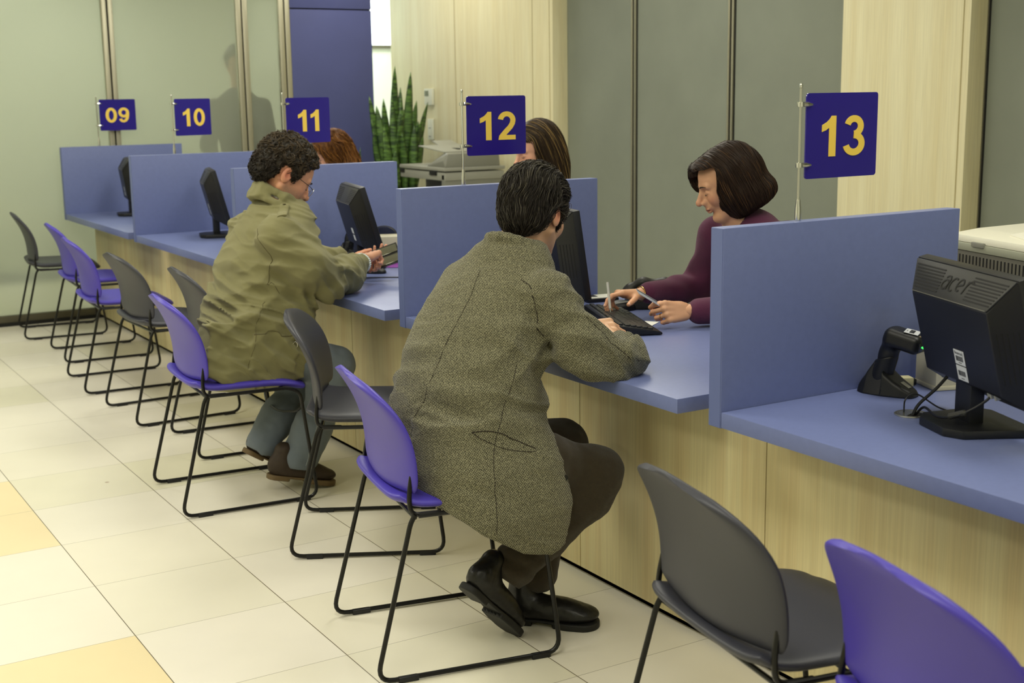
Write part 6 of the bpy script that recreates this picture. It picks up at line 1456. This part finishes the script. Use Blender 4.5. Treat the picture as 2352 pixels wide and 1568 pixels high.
b = MB(); b.hull([(-0.225, -0.325, 1.045), (0.20, -0.325, 1.045), (-0.225, -0.06, 1.045), (0.20, -0.06, 1.045), (-0.200, -0.315, 1.135), (0.20, -0.315, 1.135), (-0.130, -0.16, 1.140), (0.20, -0.16, 1.140), (-0.225, -0.30, 1.09)], None, 0.006); b.build('document_feeder', M_cp, t)
b = MB(); b.hull([(-0.16, -0.20, 1.138), (0.18, -0.20, 1.138), (-0.17, 0.16, 1.170), (0.18, 0.16, 1.170), (-0.16, -0.20, 1.145), (0.18, -0.20, 1.145), (-0.17, 0.16, 1.178), (0.18, 0.16, 1.178)], None, 0.003); b.build('feeder_tray', M_cpl, t)
b = MB(); b.hull([(0.00, 0.16, 1.165), (0.16, 0.16, 1.165), (0.00, 0.28, 1.195), (0.16, 0.28, 1.195), (0.00, 0.16, 1.172), (0.16, 0.16, 1.172), (0.0, 0.28, 1.203), (0.16, 0.28, 1.203)], None, 0.002); b.build('tray_extension', M_cpl, t)
b = MB(); b.box((0.0, -0.02, 1.158), (0.02, 0.20, 0.006), 0.0, Matrix.Rotation(0.0, 4, 'X')); b.build('paper_guide', M_black, t)
b = MB(); b.box((-0.233, -0.17, 1.005), (0.01, 0.10, 0.03), 0.003); b.build('hinge_cover', M_black, t); b = MB(); b.box((-0.233, 0.29, 1.005), (0.01, 0.06, 0.03), 0.003); b.build('hinge_cover', M_black, t)

# snake plant in a tall box
t = empty('snake_plant', (2.15, 6.47, 0)); tag(t, 'tall potted snake plant with upright green leaves by the copier', 'plant')
b = MB(); b.hull([(sx * w_, sy * w_, z) for sx in (-1, 1) for sy in (-1, 1) for w_, z in ((0.16, 0.0), (0.20, 0.72))], None, 0.008); b.build('planter', mat('dark_planter', (58, 52, 48), 0.5), t)
b = MB(); b.lathe([(0.0, 0.70), (0.17, 0.70), (0.16, 0.722), (0, 0.725)], 16); b.build('soil', mat('soil', (52, 40, 28), 0.95), t)
def leaf_mat():
    m = bpy.data.materials.new('snake_leaf'); m.use_nodes = True; nt, N, L = nodes_of(m); bb = N['Principled BSDF']; bb.inputs['Roughness'].default_value = 0.38
    tc = N.new('ShaderNodeTexCoord'); mp = N.new('ShaderNodeMapping'); L.new(tc.outputs['Object'], mp.inputs[0]); mp.inputs['Scale'].default_value = (6, 6, 34)
    nz = N.new('ShaderNodeTexNoise'); nz.inputs['Scale'].default_value = 1.6; nz.inputs['Detail'].default_value = 4; nz.inputs['Distortion'].default_value = 0.8; L.new(mp.outputs[0], nz.inputs['Vector'])
    r = N.new('ShaderNodeValToRGB'); e = r.color_ramp.elements; e[0].position = 0.38; e[0].color = lin((34, 58, 30)) + (1,); e[1].position = 0.66; e[1].color = lin((96, 132, 58)) + (1,)
    L.new(nz.outputs[0], r.inputs[0]); L.new(r.outputs[0], bb.inputs['Base Color']); return m
M_leaf = leaf_mat()
def blade(t, base, tip, w, twist, bend, seed):
    rng = random.Random(seed); n = 16; b_, tp = Vector(base), Vector(tip); ax = (tp - b_); L = ax.length; axn = ax.normalized()
    side = Vector((math.cos(twist), math.sin(twist), 0)); side = (side - axn * side.dot(axn)).normalized(); nrm = axn.cross(side); V = []; F = []
    for i in range(n + 1):
        f = i / n; c = b_ + ax * f + nrm * bend * math.sin(f * math.pi) * L; ww = w * (0.55 + 0.9 * math.sin(min(1, f * 1.25) * math.pi * 0.55)) * (1 - f ** 4) ** 0.8 * 0.78 + 0.0008
        tw = twist * 0 + 0.5 * (f - 0.5); s = side * math.cos(tw) + nrm * math.sin(tw); m_ = axn.cross(s)
        for k, (u, v) in enumerate(((-1, 0.22), (-0.5, 0.02), (0, -0.06), (0.5, 0.02), (1, 0.22), (0.5, 0.10), (0, 0.03), (-0.5, 0.10))):
            wav = 0.06 * math.sin(f * 22 + u * 3 + seed); V.append(c + s * u * ww + m_ * (v + wav * abs(u)) * ww)
    for i in range(n):
        for k in range(8): F.append((i * 8 + k, i * 8 + (k + 1) % 8, (i + 1) * 8 + (k + 1) % 8, (i + 1) * 8 + k))
    F.append(tuple(n * 8 + k for k in range(8))); F.append(tuple(range(7, -1, -1))); mk('leaf', V, F, M_leaf, t)
rng = random.Random(11)
# leaves given by lateral offset (along the picture-right direction, metres) of base and tip, depth offset, tip height
LV = [(-0.02, 0.00, 0.0, 1.735), (0.05, 0.12, -0.03, 1.69), (-0.08, -0.20, 0.02, 1.52), (-0.04, -0.14, -0.05, 1.45), (0.07, 0.24, 0.0, 1.47), (0.09, 0.22, -0.05, 1.40), (0.03, 0.15, 0.05, 1.48), (-0.02, -0.02, -0.07, 1.52),
      (0.02, 0.03, 0.06, 1.58), (-0.10, -0.17, -0.03, 1.26), (-0.07, -0.10, 0.06, 1.50), (0.10, 0.16, 0.03, 1.33), (0.00, 0.07, -0.09, 1.42), (-0.11, -0.13, 0.04, 1.15), (0.06, 0.05, -0.10, 1.25), (0.11, 0.20, -0.02, 1.22),
      (-0.05, -0.08, -0.10, 1.30), (0.08, 0.10, 0.08, 1.38), (-0.03, 0.00, -0.11, 1.12), (0.03, 0.00, 0.09, 1.46), (-0.09, -0.05, -0.08, 1.10), (0.12, 0.14, -0.06, 1.30), (-0.06, -0.19, 0.0, 1.60 - 0.25), (0.0, -0.04, 0.03, 1.40)]
for i, (o0, o1, dp, zt) in enumerate(LV):
    r_v = Vector((0.8532, -0.5213, 0)); d_v = Vector((0.5213, 0.8532, 0))
    blade(t, r_v * o0 * 0.8 + d_v * dp + Vector((0, 0, 0.70)), r_v * o1 + d_v * dp * 1.4 + Vector((0, 0, zt)), 0.030 + 0.012 * rng.random(), rng.uniform(-0.9, 0.1), rng.uniform(-0.05, 0.05), i)
# second small plant behind screen 11, one leaf showing
t = empty('potted_plant', (1.34, 5.30, 0)); tag(t, 'narrow leafed plant with one pale leaf showing above screen 11', 'plant')
b = MB(); b.lathe([(0.0, 0.0), (0.11, 0.0), (0.14, 0.60), (0.12, 0.62), (0, 0.61)], 24); b.build('planter', MATS['dark_planter'], t)
for i, (dx, dy, zt) in enumerate(((0.0, 0.0, 1.20), (0.08, 0.05, 0.98), (-0.05, 0.08, 0.95), (0.06, -0.08, 0.92), (-0.08, -0.04, 0.90))):
    blade(t, (dx * 0.3 + 0.03 * (i == 0), dy * 0.3, 0.60), (dx - 0.035 * (i == 0), dy, zt), 0.016, 0.2 + i, 0.06, 40 + i)

# thermostat and switch on the wood cladding
t = empty('thermostat', (2.597, 6.76, 1.505)); tag(t, 'small white thermostat with grey display on the wood wall', 'thermostat')
b = MB(); b.box((-0.012, 0, 0.0), (0.024, 0.125, 0.125), 0.004); b.build('housing', mat('device_white', (222, 224, 206), 0.5), t)
b = MB(); b.box((-0.0245, 0.022, 0.026), (0.002, 0.065, 0.042), 0.0005); b.build('display', mat('lcd_grey', (120, 128, 108), 0.4), t)
t = empty('wall_switch', (2.597, 6.755, 1.255)); tag(t, 'narrow white switch plate below the thermostat', 'switch')
b = MB(); b.box((-0.007, 0, 0), (0.014, 0.085, 0.160), 0.003); b.build('plate', MATS['device_white'], t)
for z in (0.01, -0.055):
    b = MB(); b.box((-0.0146, 0.005, z), (0.002, 0.028, 0.006), 0); b.build('marking', M_mgrey, t, False)

# stools the clerks sit on
def stool(x, y, label, zs=0.43):
    t = empty('swivel_stool', (x, y, 0)); tag(t, label, 'stool', 'clerks\' stools')
    b = MB(); b.lathe([(0, zs - 0.06), (0.17, zs - 0.055), (0.19, zs - 0.03), (0.18, zs - 0.005), (0, zs)], 28); b.build('seat', M_dark, t)
    b = MB(); b.tube([(0, 0, 0.08), (0, 0, zs - 0.06)], 0.025, 12); b.build('column', M_rod, t)
    for k in range(5):
        a = 2 * math.pi * k / 5; b = MB(); b.tube([(0, 0, 0.10), (0.27 * math.cos(a), 0.27 * math.sin(a), 0.065)], [0.022, 0.014], 8); lg = b.build('star_leg', M_rod, t)
        b = MB(); b.tube([(0.28 * math.cos(a) - 0.012 * math.sin(a), 0.28 * math.sin(a) + 0.012 * math.cos(a), 0.028), (0.28 * math.cos(a) + 0.012 * math.sin(a), 0.28 * math.sin(a) - 0.012 * math.cos(a), 0.028)], 0.027, 14); b.build('castor', M_blk, lg)
stool(0.97, 0.97, 'dark round stool under the clerk in burgundy')
stool(1.07, 2.56, 'dark round stool under the clerk with long straight hair')
stool(0.80, 4.22, 'dark round stool under the clerk with auburn hair')
# blue cabinet edge with papers beyond the passage, behind the plant
t = empty('paper_shelf', (2.43, 7.72, 0)); tag(t, 'stack of papers and files on a blue shelf behind the snake plant', 'shelf')
b = MB(); b.box((0, 0, 0.45), (0.34, 0.30, 0.88), 0.004); b.build('cabinet_body', M_bluewall, t, False)
for k in range(4):
    b = MB(); b.box((0.01 * k - 0.02, 0, 0.905 + 0.035 * k), (0.26, 0.22, 0.030), 0.004, RZ(0.1 * k)); b.build('file', (M_paper, M_ink, M_lgrey, M_bluewall)[k], t)
